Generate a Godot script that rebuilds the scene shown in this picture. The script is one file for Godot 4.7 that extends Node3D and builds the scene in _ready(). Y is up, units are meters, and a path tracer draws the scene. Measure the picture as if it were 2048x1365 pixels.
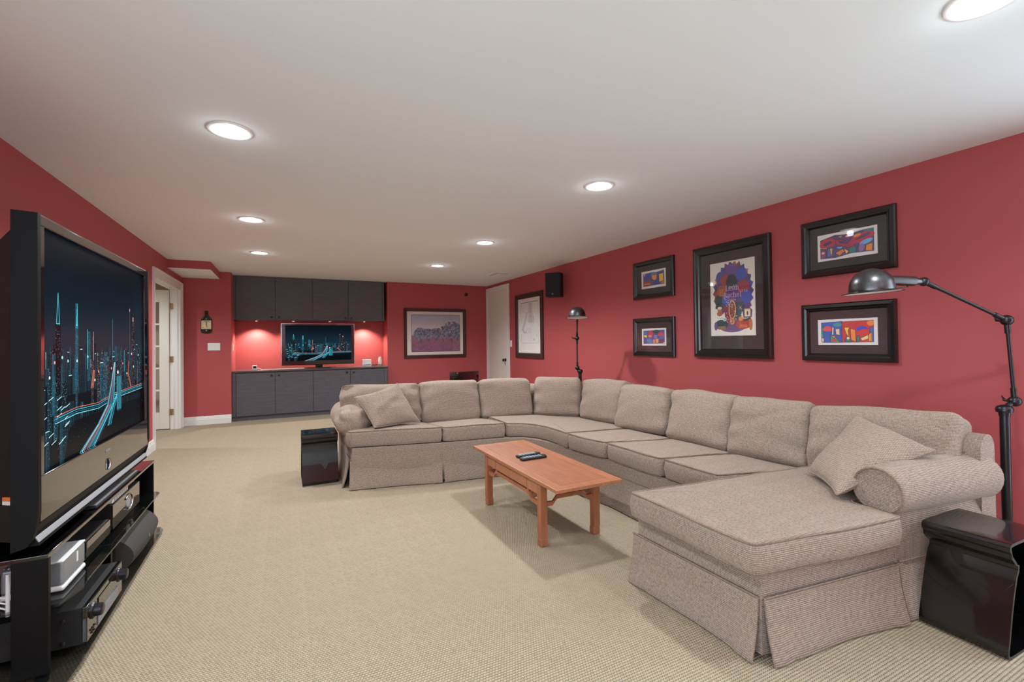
extends Node3D

# ---------------------------------------------------------------- mesh builder
class MB:
	var v := PackedVector3Array()
	var n := PackedVector3Array()
	var t := PackedVector2Array()
	var ix := PackedInt32Array()
	var xf := Transform3D.IDENTITY

	func at(x: Transform3D) -> MB:
		xf = x
		return self

	func pt(p: Vector3, nn: Vector3, uv := Vector2.ZERO) -> int:
		v.append(xf * p)
		n.append((xf.basis * nn).normalized())
		t.append(uv)
		return v.size() - 1

	func tri(a: int, b: int, c: int) -> void:
		var g := (v[b] - v[a]).cross(v[c] - v[a])
		if g.dot(n[a] + n[b] + n[c]) > 0.0:
			ix.append_array([a, c, b])
		else:
			ix.append_array([a, b, c])

	func quad(a: Vector3, b: Vector3, c: Vector3, d: Vector3, out: Vector3) -> void:
		var nn := (b - a).cross(d - a)
		if nn.length_squared() < 1e-16:
			nn = (c - b).cross(d - b)
		nn = nn.normalized()
		if nn.dot(out) < 0.0:
			nn = -nn
		var i := pt(a, nn, Vector2(0, 1))
		pt(b, nn, Vector2(1, 1)); pt(c, nn, Vector2(1, 0)); pt(d, nn, Vector2(0, 0))
		tri(i, i + 1, i + 2); tri(i, i + 2, i + 3)

	func tri3(a: Vector3, b: Vector3, c: Vector3, out: Vector3) -> void:
		var nn := (b - a).cross(c - a).normalized()
		if nn.dot(out) < 0.0:
			nn = -nn
		var i := pt(a, nn); pt(b, nn); pt(c, nn)
		tri(i, i + 1, i + 2)

	# a lattice of points with smooth normals; P has nu rows of nv points
	func grid(P: PackedVector3Array, nu: int, nv: int, cu := false, cv := false, out := Vector3.ZERO) -> void:
		var N := PackedVector3Array(); N.resize(nu * nv)
		var cen := Vector3.ZERO
		for p in P:
			cen += p
		cen /= P.size()
		var s := 0.0
		for i in nu:
			for j in nv:
				var i0 := (i - 1 + nu) % nu if cu else maxi(i - 1, 0)
				var i1 := (i + 1) % nu if cu else mini(i + 1, nu - 1)
				var j0 := (j - 1 + nv) % nv if cv else maxi(j - 1, 0)
				var j1 := (j + 1) % nv if cv else mini(j + 1, nv - 1)
				var c := (P[i1 * nv + j] - P[i0 * nv + j]).cross(P[i * nv + j1] - P[i * nv + j0])
				N[i * nv + j] = c
				s += c.dot(out) if out != Vector3.ZERO else c.dot(P[i * nv + j] - cen)
		var sg := 1.0 if s >= 0.0 else -1.0
		# degenerate rings (poles) take the row beside them
		var base := v.size()
		for i in nu:
			for j in nv:
				var c := N[i * nv + j] * sg
				if c.length_squared() < 1e-18:
					var acc := Vector3.ZERO
					var ii := i + 1 if i == 0 else i - 1
					for k in nv:
						acc += N[ii * nv + k] * sg
					c = acc if acc.length_squared() > 1e-18 else Vector3.UP
				pt(P[i * nv + j], c.normalized(), Vector2(float(j) / maxi(nv - 1, 1), float(i) / maxi(nu - 1, 1)))
		for i in (nu if cu else nu - 1):
			for j in (nv if cv else nv - 1):
				var a := base + i * nv + j
				var b := base + ((i + 1) % nu) * nv + j
				var c2 := base + ((i + 1) % nu) * nv + (j + 1) % nv
				var d := base + i * nv + (j + 1) % nv
				tri(a, b, c2); tri(a, c2, d)

	# box with rounded edges
	func box(c: Vector3, s: Vector3, r := 0.0) -> MB:
		var h := s * 0.5
		if r <= 0.0001:
			for ax in 3:
				for sg in [-1.0, 1.0]:
					var nn := Vector3.ZERO; nn[ax] = sg
					var e1 := Vector3.ZERO; e1[(ax + 1) % 3] = h[(ax + 1) % 3]
					var e2 := Vector3.ZERO; e2[(ax + 2) % 3] = h[(ax + 2) % 3]
					var m: Vector3 = c + nn * h[ax]
					quad(m - e1 - e2, m + e1 - e2, m + e1 + e2, m - e1 + e2, nn)
			return self
		r = minf(r, minf(h.x, minf(h.y, h.z)) * 0.98)
		for ax in 3:
			var a1 := (ax + 1) % 3
			var a2 := (ax + 2) % 3
			var l1 := [-h[a1], -h[a1] + r, h[a1] - r, h[a1]]
			var l2 := [-h[a2], -h[a2] + r, h[a2] - r, h[a2]]
			for sg in [-1.0, 1.0]:
				var base := v.size()
				for i in 4:
					for j in 4:
						var p := Vector3.ZERO
						p[ax] = sg * h[ax]; p[a1] = l1[i]; p[a2] = l2[j]
						var q := p.clamp(-(h - Vector3.ONE * r), h - Vector3.ONE * r)
						var nn := (p - q).normalized()
						pt(c + q + nn * r, nn, Vector2(i / 3.0, j / 3.0))
				for i in 3:
					for j in 3:
						var a := base + i * 4 + j
						tri(a, a + 4, a + 5); tri(a, a + 5, a + 1)
		return self

	# finely divided rounded box put through a deformation; welded, smooth
	func soft(s: Vector3, r: float, div: int, f: Callable) -> MB:
		var h := s * 0.5
		var ids := {}
		var P := PackedVector3Array()
		var F := PackedInt32Array()
		for ax in 3:
			var a1 := (ax + 1) % 3
			var a2 := (ax + 2) % 3
			var lists := []
			for a: int in [a1, a2]:
				var l := PackedFloat32Array()
				var rr := minf(r, h[a])
				for k in 4:
					l.append(-h[a] + rr * (1.0 - cos(k / 3.0 * PI * 0.5)) * 1.0 if false else -h[a] + rr * k / 3.0)
				var m := maxi(2, int(round(div * (h[a] - rr) / maxf(h.x, maxf(h.y, h.z)))))
				for k in range(1, m):
					l.append(-h[a] + rr + (2.0 * h[a] - 2.0 * rr) * k / m)
				for k in 4:
					l.append(h[a] - rr + rr * k / 3.0)
				lists.append(l)
			var la: PackedFloat32Array = lists[0]
			var lb: PackedFloat32Array = lists[1]
			for sg in [-1.0, 1.0]:
				var idm := PackedInt32Array()
				for i in la.size():
					for j in lb.size():
						var p := Vector3.ZERO
						p[ax] = sg * h[ax]; p[a1] = la[i]; p[a2] = lb[j]
						var inner := (h - Vector3.ONE * r).max(Vector3.ZERO)
						var q := p.clamp(-inner, inner)
						var d := (p - q)
						var key := Vector3i((p * 20000.0).round())
						if not ids.has(key):
							ids[key] = P.size()
							P.append(f.call(q + d.normalized() * r, p / h))
						idm.append(ids[key])
				var w := lb.size()
				for i in la.size() - 1:
					for j in w - 1:
						F.append_array([idm[i * w + j], idm[(i + 1) * w + j], idm[(i + 1) * w + j + 1], idm[i * w + j], idm[(i + 1) * w + j + 1], idm[i * w + j + 1]])
		weld(P, F)
		return self

	# closed triangle soup with shared vertices: smooth, outward
	func weld(P: PackedVector3Array, F: PackedInt32Array) -> void:
		var N := PackedVector3Array(); N.resize(P.size())
		var cen := Vector3.ZERO
		for p in P:
			cen += p
		cen /= P.size()
		for k in range(0, F.size(), 3):
			var g := (P[F[k + 1]] - P[F[k]]).cross(P[F[k + 2]] - P[F[k]])
			if g.dot((P[F[k]] + P[F[k + 1]] + P[F[k + 2]]) / 3.0 - cen) < 0.0:
				g = -g
			N[F[k]] += g; N[F[k + 1]] += g; N[F[k + 2]] += g
		var base := v.size()
		for i in P.size():
			pt(P[i], N[i].normalized() if N[i].length_squared() > 1e-20 else Vector3.UP)
		for k in range(0, F.size(), 3):
			tri(base + F[k], base + F[k + 1], base + F[k + 2])

	func tube(path: Array, rad, seg := 10, caps := true, closed := false) -> MB:
		var P := PackedVector3Array()
		var m := path.size()
		var up := Vector3.UP
		var prev := Vector3.ZERO
		for i in m:
			var a: Vector3 = path[(i - 1 + m) % m] if closed or i > 0 else path[i]
			var b: Vector3 = path[(i + 1) % m] if closed or i < m - 1 else path[i]
			var d := (b - a).normalized()
			if i == 0:
				up = Vector3.UP if absf(d.y) < 0.9 else Vector3.RIGHT
			else:
				up = prev
			var x := up.cross(d).normalized()
			var y := d.cross(x)
			prev = y
			var r: float = rad[i] if rad is Array else rad
			for k in seg:
				var a2 := TAU * k / seg
				P.append((path[i] as Vector3) + x * cos(a2) * r + y * sin(a2) * r)
		grid(P, m, seg, closed, true)
		if caps and not closed:
			for e: int in [0, m - 1]:
				var dir: Vector3 = ((path[0] as Vector3) - (path[1] as Vector3)) if e == 0 else ((path[m - 1] as Vector3) - (path[m - 2] as Vector3))
				dir = dir.normalized()
				var c := pt(path[e], dir)
				for k in seg:
					pt(P[e * seg + k], dir)
				for k in seg:
					tri(c, c + 1 + k, c + 1 + (k + 1) % seg)
		return self

	# turned shape: profile of (radius, height); split normals where the angle is sharp
	func lathe(prof: Array, seg := 24) -> MB:
		for i in prof.size() - 1:
			var a: Vector2 = prof[i]
			var b: Vector2 = prof[i + 1]
			if a.distance_to(b) < 1e-7:
				continue
			var nd := Vector2(b.y - a.y, a.x - b.x).normalized()
			var na := nd
			var nb := nd
			if i > 0:
				var z: Vector2 = prof[i - 1]
				var pd := Vector2(a.y - z.y, z.x - a.x).normalized()
				if pd.dot(nd) > 0.75:
					na = (pd + nd).normalized()
			if i < prof.size() - 2:
				var z2: Vector2 = prof[i + 2]
				var qd := Vector2(z2.y - b.y, b.x - z2.x).normalized()
				if qd.dot(nd) > 0.75:
					nb = (qd + nd).normalized()
			var base := v.size()
			for k in seg + 1:
				var an := TAU * k / seg
				var cs := Vector3(cos(an), 0, sin(an))
				pt(cs * a.x + Vector3(0, a.y, 0), cs * na.x + Vector3(0, na.y, 0), Vector2(float(k) / seg, 0))
				pt(cs * b.x + Vector3(0, b.y, 0), cs * nb.x + Vector3(0, nb.y, 0), Vector2(float(k) / seg, 1))
			for k in seg:
				var o := base + k * 2
				if a.x > 1e-6:
					tri(o, o + 1, o + 2)
				if b.x > 1e-6:
					tri(o + 1, o + 3, o + 2)
		return self

	# flat polygon (x, y) pushed out along z from z0 to z1
	func prism(poly: PackedVector2Array, z0: float, z1: float) -> MB:
		var id := Geometry2D.triangulate_polygon(poly)
		for zz in [[z0, -1.0], [z1, 1.0]]:
			var nn := Vector3(0, 0, zz[1] * signf(z1 - z0))
			var b := v.size()
			for p in poly:
				pt(Vector3(p.x, p.y, zz[0]), nn, p)
			for k in range(0, id.size(), 3):
				tri(b + id[k], b + id[k + 1], b + id[k + 2])
		var cw := Geometry2D.is_polygon_clockwise(poly)
		for i in poly.size():
			var p := poly[i]
			var q := poly[(i + 1) % poly.size()]
			var d := q - p
			var o := Vector3(d.y, -d.x, 0)
			if cw:
				o = -o
			quad(Vector3(p.x, p.y, z0), Vector3(q.x, q.y, z0), Vector3(q.x, q.y, z1), Vector3(p.x, p.y, z1), o)
		return self

	# plan polygon (x, z) with rounded rims and a crowned top
	func slab(poly: PackedVector2Array, y0: float, y1: float, r: float, crown: float, f: Callable) -> MB:
		if Geometry2D.is_polygon_clockwise(poly):
			poly.reverse()
		var m := poly.size()
		var cen := Vector2.ZERO
		for p in poly:
			cen += p
		cen /= m
		var nrm := PackedVector2Array()
		for i in m:
			var d := (poly[(i + 1) % m] - poly[(i - 1 + m) % m]).normalized()
			nrm.append(Vector2(d.y, -d.x))
		var P := PackedVector3Array()
		var rows := 0
		var ring := func(inset: float, sc: float, y: float):
			for i in m:
				var q := poly[i] - nrm[i] * inset
				q = cen + (q - cen) * sc
				P.append(f.call(Vector3(q.x, y, q.y), sc))
		ring.call(r, 0.0, y0); ring.call(r, 0.6, y0); ring.call(r, 1.0, y0); rows += 3
		for k in range(1, 5):
			var a := k / 4.0 * PI * 0.5
			ring.call(r * (1.0 - sin(a)), 1.0, y0 + r * (1.0 - cos(a))); rows += 1
		ring.call(-r * 0.18, 1.0, (y0 + y1) * 0.5); rows += 1
		for k in range(0, 5):
			var a := k / 4.0 * PI * 0.5
			ring.call(r * (1.0 - cos(a)), 1.0, y1 - r * (1.0 - sin(a))); rows += 1
		for k in range(1, 9):
			var s := 1.0 - k / 8.0
			ring.call(r, s, y1 + crown * (1.0 - s * s)); rows += 1
		grid(P, rows, m, false, true)
		return self

	func mesh() -> ArrayMesh:
		var arr := []
		arr.resize(Mesh.ARRAY_MAX)
		arr[Mesh.ARRAY_VERTEX] = v
		arr[Mesh.ARRAY_NORMAL] = n
		arr[Mesh.ARRAY_TEX_UV] = t
		arr[Mesh.ARRAY_INDEX] = ix
		var am := ArrayMesh.new()
		am.add_surface_from_arrays(Mesh.PRIMITIVE_TRIANGLES, arr)
		return am

# ---------------------------------------------------------------- flat print
class Art:
	var im: Image
	var w: int
	var h: int

	func _init(w_: int, h_: int, c: Color) -> void:
		w = w_; h = h_
		im = Image.create(w, h, false, Image.FORMAT_RGB8)
		im.fill(c)

	func poly(pts: Array, c: Color) -> void:
		var y0 := h
		var y1 := 0
		var q := PackedVector2Array()
		for p: Vector2 in pts:
			var s := Vector2(p.x * w, p.y * h)
			q.append(s)
			y0 = mini(y0, int(floor(s.y))); y1 = maxi(y1, int(ceil(s.y)))
		for y in range(maxi(y0, 0), mini(y1, h)):
			var yy := y + 0.5
			var xs := []
			for i in q.size():
				var a := q[i]
				var b := q[(i + 1) % q.size()]
				if (a.y <= yy) != (b.y <= yy):
					xs.append(a.x + (yy - a.y) / (b.y - a.y) * (b.x - a.x))
			xs.sort()
			for k in range(0, xs.size() - 1, 2):
				var xa := clampi(int(round(xs[k])), 0, w)
				var xb := clampi(int(round(xs[k + 1])), 0, w)
				if xb > xa:
					im.fill_rect(Rect2i(xa, y, xb - xa, 1), c)

	func oval(cx: float, cy: float, rx: float, ry: float, c: Color, rot := 0.0, wob := 0.0) -> void:
		var p := []
		for k in 36:
			var a := TAU * k / 36
			var s := 1.0 + wob * sin(a * 3.0 + cx * 40.0)
			p.append(Vector2(cx, cy) + (Vector2(cos(a) * rx * s * w, sin(a) * ry * s * h).rotated(rot)) / Vector2(w, h))
		poly(p, c)

	func line(pts: Array, th: float, c: Color) -> void:
		for i in pts.size() - 1:
			var a: Vector2 = pts[i] * Vector2(w, h)
			var b: Vector2 = pts[i + 1] * Vector2(w, h)
			var d := (b - a).normalized().orthogonal() * th * 0.5
			var e := (b - a).normalized() * th * 0.2
			var s := Vector2(w, h)
			poly([(a + d - e) / s, (b + d + e) / s, (b - d + e) / s, (a - d - e) / s], c)

	func tex() -> ImageTexture:
		return ImageTexture.create_from_image(im)

# ---------------------------------------------------------------- helpers
var M := {}
var taken := {}
const H := 2.367
const XL := -1.385
const XR := 3.758

func srgb(r: int, g: int, b: int) -> Color:
	return Color(r / 255.0, g / 255.0, b / 255.0)

func mat(key: String, c: Color, rough: float, metal := 0.0) -> StandardMaterial3D:
	var m := StandardMaterial3D.new()
	m.resource_name = key
	m.albedo_color = c; m.roughness = rough; m.metallic = metal
	M[key] = m
	return m

func numbered(s: String) -> String:
	var k: int = taken.get(s, 0)
	taken[s] = k + 1
	return s if k == 0 else "%s_%03d" % [s, k]

func tag(o: Node3D, label: String, category: String, group := "") -> Node3D:
	o.set_meta("label", label); o.set_meta("category", category)
	if group:
		o.set_meta("group", group)
	return o

func thing(called: String, label: String, category: String, pos := Vector3.ZERO, turn := 0.0, group := "") -> Node3D:
	var o := Node3D.new()
	o.name = numbered(called)
	add_child(o)
	o.position = pos; o.rotation.y = turn
	tag(o, label, category, group)
	return o

func obj(called: String, b: MB, m: String, parent: Node = null) -> MeshInstance3D:
	var o := MeshInstance3D.new()
	o.mesh = b.mesh()
	o.material_override = M[m]
	if parent == null:
		o.name = numbered(called)
		add_child(o)
	else:
		o.name = called
		parent.add_child(o, true)
	return o

func struct(called: String, b: MB, m: String, label := "", parent: Node = null) -> MeshInstance3D:
	var o := obj(called, b, m, parent)
	if parent == null:
		o.set_meta("kind", "structure")
		if label:
			o.set_meta("label", label)
	return o

func spot(parent: Node, pos: Vector3, energy: float, angle: float, size: float, c: Color) -> void:
	var l := SpotLight3D.new()
	l.name = "downlight"
	l.light_energy = energy; l.spot_angle = angle; l.spot_angle_attenuation = 0.6
	l.spot_range = 14.0; l.spot_attenuation = 2.0
	l.light_size = size; l.light_color = c; l.shadow_enabled = true
	parent.add_child(l, true)
	l.position = pos
	l.rotation.x = -PI / 2

func V(x: float, y: float, z: float) -> Vector3:
	return Vector3(x, y, z)

func pv(a: Array) -> PackedVector2Array:
	var p := PackedVector2Array()
	for k in range(0, a.size(), 2):
		p.append(Vector2(a[k], a[k + 1]))
	return p

# round the corners of a polygon and divide its edges
func rounded(poly: PackedVector2Array, r: float, step := 0.05) -> PackedVector2Array:
	var out := PackedVector2Array()
	var m := poly.size()
	for i in m:
		var p := poly[i]
		var a := poly[(i - 1 + m) % m]
		var b := poly[(i + 1) % m]
		var rr := minf(r, minf(p.distance_to(a), p.distance_to(b)) * 0.45)
		var s := p + (a - p).normalized() * rr
		var e := p + (b - p).normalized() * rr
		for k in 5:
			var u := k / 4.0
			out.append(s.lerp(p, u).lerp(p.lerp(e, u), u))
		var b2 := poly[(i + 1) % m]
		var rr2 := minf(r, minf(b2.distance_to(p), b2.distance_to(poly[(i + 2) % m])) * 0.45)
		var s2 := b2 + (p - b2).normalized() * rr2
		var cnt := int(e.distance_to(s2) / step)
		for k in range(1, cnt):
			out.append(e.lerp(s2, float(k) / cnt))
	return out

# ---------------------------------------------------------------- scene
func _ready() -> void:
	# camera
	var cam := Camera3D.new()
	cam.name = "camera"
	add_child(cam)
	var rt := Vector3(0.8956042660, -0.0125987594, 0.4446732170)
	var up := Vector3(0.0059467881, 0.9998486276, 0.0163510715)
	var fw := Vector3(0.4448119090, 0.0119997120, -0.8955436185)
	cam.transform = Transform3D(Basis(rt, up, -fw), Vector3(0, 1.217, 0))
	cam.keep_aspect = Camera3D.KEEP_HEIGHT
	cam.near = 0.05
	cam.far = 60.0
	cam.projection = Camera3D.PROJECTION_FRUSTUM
	cam.size = 1365.0 / 914.98 * cam.near
	cam.frustum_offset = Vector2(0, -(682.5 - 672.676) / 914.98 * cam.near)
	cam.current = true
	# sky seen only through the unseen window and glass doors near the camera
	var we := WorldEnvironment.new()
	we.name = "environment"
	var e := Environment.new()
	e.background_mode = Environment.BG_COLOR
	e.background_color = Color(0.87, 0.95, 1.0)
	e.background_energy_multiplier = SKY
	e.tonemap_mode = Environment.TONE_MAPPER_LINEAR
	e.tonemap_exposure = EXPOSURE
	e.sdfgi_enabled = true; e.ssao_enabled = true; e.ssil_enabled = true
	we.environment = e
	add_child(we)

	materials()
	room()
	doors()
	lights()
	cabinets()
	sofa()
	coffee_table()
	big_tv()
	tv_stand()
	pictures()
	floor_lamps()
	stools()
	small_things()

const SKY := 5.7
const EXPOSURE := 1.2
const LAMP := 2.35
const LAMP_COLOR := Color(0.955, 0.985, 1.0)

func materials() -> void:
	var fn := FastNoiseLite.new()
	fn.seed = 11; fn.frequency = 0.02
	var m: StandardMaterial3D
	m = mat("wall_red", srgb(173, 76, 78), 0.62)
	m = mat("ceiling_white", srgb(235, 242, 243), 0.9)
	m = mat("trim_white", srgb(228, 226, 224), 0.35)
	m = mat("door_white", srgb(224, 219, 210), 0.4)
	m = mat("hall_beige", srgb(200, 188, 165), 0.8)
	# carpet: rows of loops with dark gaps
	var rng := RandomNumberGenerator.new()
	rng.seed = 5
	var S := 256
	var ci := Image.create(S, S, false, Image.FORMAT_RGB8)
	var hi := Image.create(S, S, false, Image.FORMAT_L8)
	var cells := 16
	var tone := PackedFloat32Array()
	for k in cells * cells:
		tone.append(rng.randf_range(-1, 1))
	for y in S:
		for x in S:
			var cy := y * cells / S
			var fx := fmod(float(x) * cells / S + (0.5 if cy % 2 else 0.0), 1.0)
			var fy := fmod(float(y) * cells / S, 1.0)
			var cx := int(float(x) * cells / S + (0.5 if cy % 2 else 0.0)) % cells
			var d := sqrt(pow((fx - 0.5) * 2.0, 2) + pow((fy - 0.5) * 1.9, 2))
			var hh := clampf(1.15 - d * d * 0.75, 0.0, 1.0)
			var tn := tone[cy * cells + cx]
			var gx := minf(fx, 1.0 - fx) * 2.0
			var gy := minf(fy, 1.0 - fy) * 1.7
			var k := lerpf(0.50, 1.0, smoothstep(0.12, 0.55, sqrt(gx * gx + gy * gy))) * lerpf(0.86, 1.0, smoothstep(0.0, 0.7, hh)) * (1.0 + tn * 0.05)
			ci.set_pixel(x, y, Color(k, k * (0.985 + 0.015 * hh), k * (0.95 + 0.05 * hh)))
			hi.set_pixel(x, y, Color(hh, hh, hh))
	m = mat("carpet", srgb(176, 159, 135), 0.95)
	m.albedo_texture = ImageTexture.create_from_image(ci)
	m.uv1_scale = Vector3.ONE / 0.19
	m.heightmap_enabled = true
	m.heightmap_texture = ImageTexture.create_from_image(hi)
	m.heightmap_scale = 0.35
	m.uv1_triplanar = true
	m.uv1_world_triplanar = true
	# upholstery: fine ribs
	var fi := Image.create(S, S, false, Image.FORMAT_RGB8)
	var fh := Image.create(S, S, false, Image.FORMAT_L8)
	var slub := PackedFloat32Array()
	for k in 32 * 64:
		slub.append(rng.randf_range(-1, 1))
	for y in S:
		var row := y * 20 / S
		var fy := fmod(float(y) * 20 / S, 1.0)
		for x in S:
			var cxx := int(float(x) * 52 / S + row * 7) % 64
			var tn := slub[row * 64 + cxx]
			var rib := sin(fy * PI)
			var k := lerpf(0.60, 1.0, pow(rib, 0.6)) * (1.0 + tn * 0.17)
			k = clampf(k, 0.0, 1.0)
			fi.set_pixel(x, y, Color(k, k * (0.99 - 0.02 * (1.0 - rib)), k * (0.985 - 0.035 * (1.0 - rib))))
			fh.set_pixel(x, y, Color(rib, rib, rib))
	m = mat("fabric", srgb(167, 148, 134), 0.95)
	m.albedo_texture = ImageTexture.create_from_image(fi)
	m.heightmap_enabled = true
	m.heightmap_texture = ImageTexture.create_from_image(fh)
	m.heightmap_scale = 0.14
	m.uv1_triplanar = true
	m.uv1_scale = Vector3.ONE / 0.14
	m.rim_enabled = true; m.rim = 0.25; m.rim_tint = 0.6
	var m2: StandardMaterial3D = m.duplicate()
	m2.resource_name = "welt"
	m2.albedo_color = srgb(150, 130, 115)
	M["welt"] = m2
	# wood: streaks along one axis
	var wi := Image.create(256, 256, false, Image.FORMAT_RGB8)
	fn.frequency = 0.05
	var fn2 := FastNoiseLite.new()
	fn2.seed = 4; fn2.frequency = 0.012
	for y in 256:
		for x in 256:
			var g := fn.get_noise_2d(x * 0.12, y * 1.6) * 0.5 + fn2.get_noise_2d(x * 0.5, y * 2.0) * 0.6
			var k := clampf(0.90 + g * 0.12, 0.0, 1.0)
			wi.set_pixel(x, y, Color(k, k * (0.97 + 0.03 * k), k * (0.94 + 0.06 * k)))
	var wood_tex := ImageTexture.create_from_image(wi)
	var wr: Image = wi.duplicate()
	wr.rotate_90(CLOCKWISE)
	var wood_long := ImageTexture.create_from_image(wr)
	m = mat("cherry", srgb(178, 114, 80), 0.38)
	m.albedo_texture = wood_long; m.uv1_triplanar = true; m.uv1_scale = Vector3.ONE * 2.2
	m = mat("cherry_end", srgb(170, 104, 71), 0.42)
	m.albedo_texture = wood_long; m.uv1_triplanar = true; m.uv1_scale = Vector3.ONE * 2.2
	m = mat("cabinet_dark", srgb(92, 90, 98), 0.42)
	m.albedo_texture = wood_tex; m.uv1_triplanar = true; m.uv1_scale = V(1.6, 3.0, 1.6)
	m = mat("counter_dark", srgb(80, 70, 72), 0.22)
	m = mat("knob_black", srgb(22, 20, 20), 0.35)
	m = mat("frame_black", srgb(10, 10, 12), 0.28)
	m.clearcoat_enabled = true; m.clearcoat = 0.5; m.clearcoat_roughness = 0.15
	m = mat("frame_walnut", srgb(62, 42, 36), 0.45)
	m = mat("frame_mahogany", srgb(66, 34, 34), 0.35)
	m = mat("mat_maroon", srgb(42, 20, 24), 0.8)
	m = mat("mat_dark", srgb(18, 16, 16), 0.8)
	m = mat("mat_white", srgb(232, 226, 220), 0.85)
	m = mat("mat_cream", srgb(224, 214, 204), 0.85)
	m = mat("glass", Color(1, 1, 1, 0.03), 0.02)
	m.transparency = BaseMaterial3D.TRANSPARENCY_ALPHA
	m = mat("smoked_glass", Color(0.05, 0.07, 0.06, 0.45), 0.03)
	m.transparency = BaseMaterial3D.TRANSPARENCY_ALPHA
	m = mat("black_gloss", srgb(13, 12, 13), 0.06)
	m.clearcoat_enabled = true; m.clearcoat = 1.0; m.clearcoat_roughness = 0.03
	m = mat("piano_black", srgb(12, 11, 12), 0.12)
	m.clearcoat_enabled = true; m.clearcoat = 1.0; m.clearcoat_roughness = 0.06
	m = mat("stool_black", srgb(8, 8, 9), 0.2)
	m.clearcoat_enabled = true; m.clearcoat = 0.6; m.clearcoat_roughness = 0.05
	m = mat("stand_black", srgb(9, 9, 10), 0.4)
	m.metallic_specular = 0.3
	m = mat("tv_shell", srgb(13, 14, 16), 0.6)
	m.metallic_specular = 0.3
	m = mat("black_plastic", srgb(17, 18, 21), 0.45)
	m = mat("black_matte", srgb(20, 19, 20), 0.7)
	m = mat("silver_plastic", srgb(168, 170, 174), 0.35, 0.3)
	m = mat("silver_dark", srgb(146, 149, 154), 0.35, 0.4)
	m = mat("white_plastic", srgb(232, 232, 232), 0.35)
	m = mat("pink_white", srgb(235, 205, 200), 0.4)
	m = mat("gunmetal", srgb(96, 95, 97), 0.34, 1.0)
	m = mat("lamp_iron", srgb(58, 56, 60), 0.32, 0.85)
	m = mat("lamp_inside", srgb(225, 220, 212), 0.6)
	m = mat("chrome", srgb(205, 205, 208), 0.15, 1.0)
	m = mat("brass_pale", srgb(190, 172, 135), 0.35, 0.9)
	m = mat("grille_cloth", srgb(58, 54, 52), 0.85)
	m = mat("speaker_cloth", srgb(24, 24, 30), 0.8)
	m = mat("sensor_red", srgb(70, 22, 26), 0.5)
	m = mat("bottle_green", srgb(28, 40, 26), 0.12)
	m = mat("label_cream", srgb(222, 205, 165), 0.7)
	m = mat("key_grey", srgb(136, 142, 156), 0.4)
	m = mat("sticker_orange", srgb(226, 120, 60), 0.6)
	m = mat("letter_orange", srgb(232, 160, 90), 0.8)
	m = mat("letter_white", srgb(230, 220, 215), 0.8)
	m = mat("letter_lilac", srgb(190, 160, 200), 0.8)
	m = mat("ink_grey", srgb(120, 112, 110), 0.8)
	m = mat("downlight_glow", srgb(255, 255, 255), 0.5)
	m.emission_enabled = true; m.emission = Color(1, 0.98, 0.95); m.emission_energy_multiplier = 2.2
	# screen: a city at night
	m = mat("tv_picture", Color(0.01, 0.01, 0.012), 0.25)
	m.metallic_specular = 0.12
	m.emission_enabled = true; m.emission = Color.WHITE
	m.emission_operator = BaseMaterial3D.EMISSION_OP_MULTIPLY
	m.emission_texture = city().tex()
	m.emission_energy_multiplier = 1.35

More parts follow.
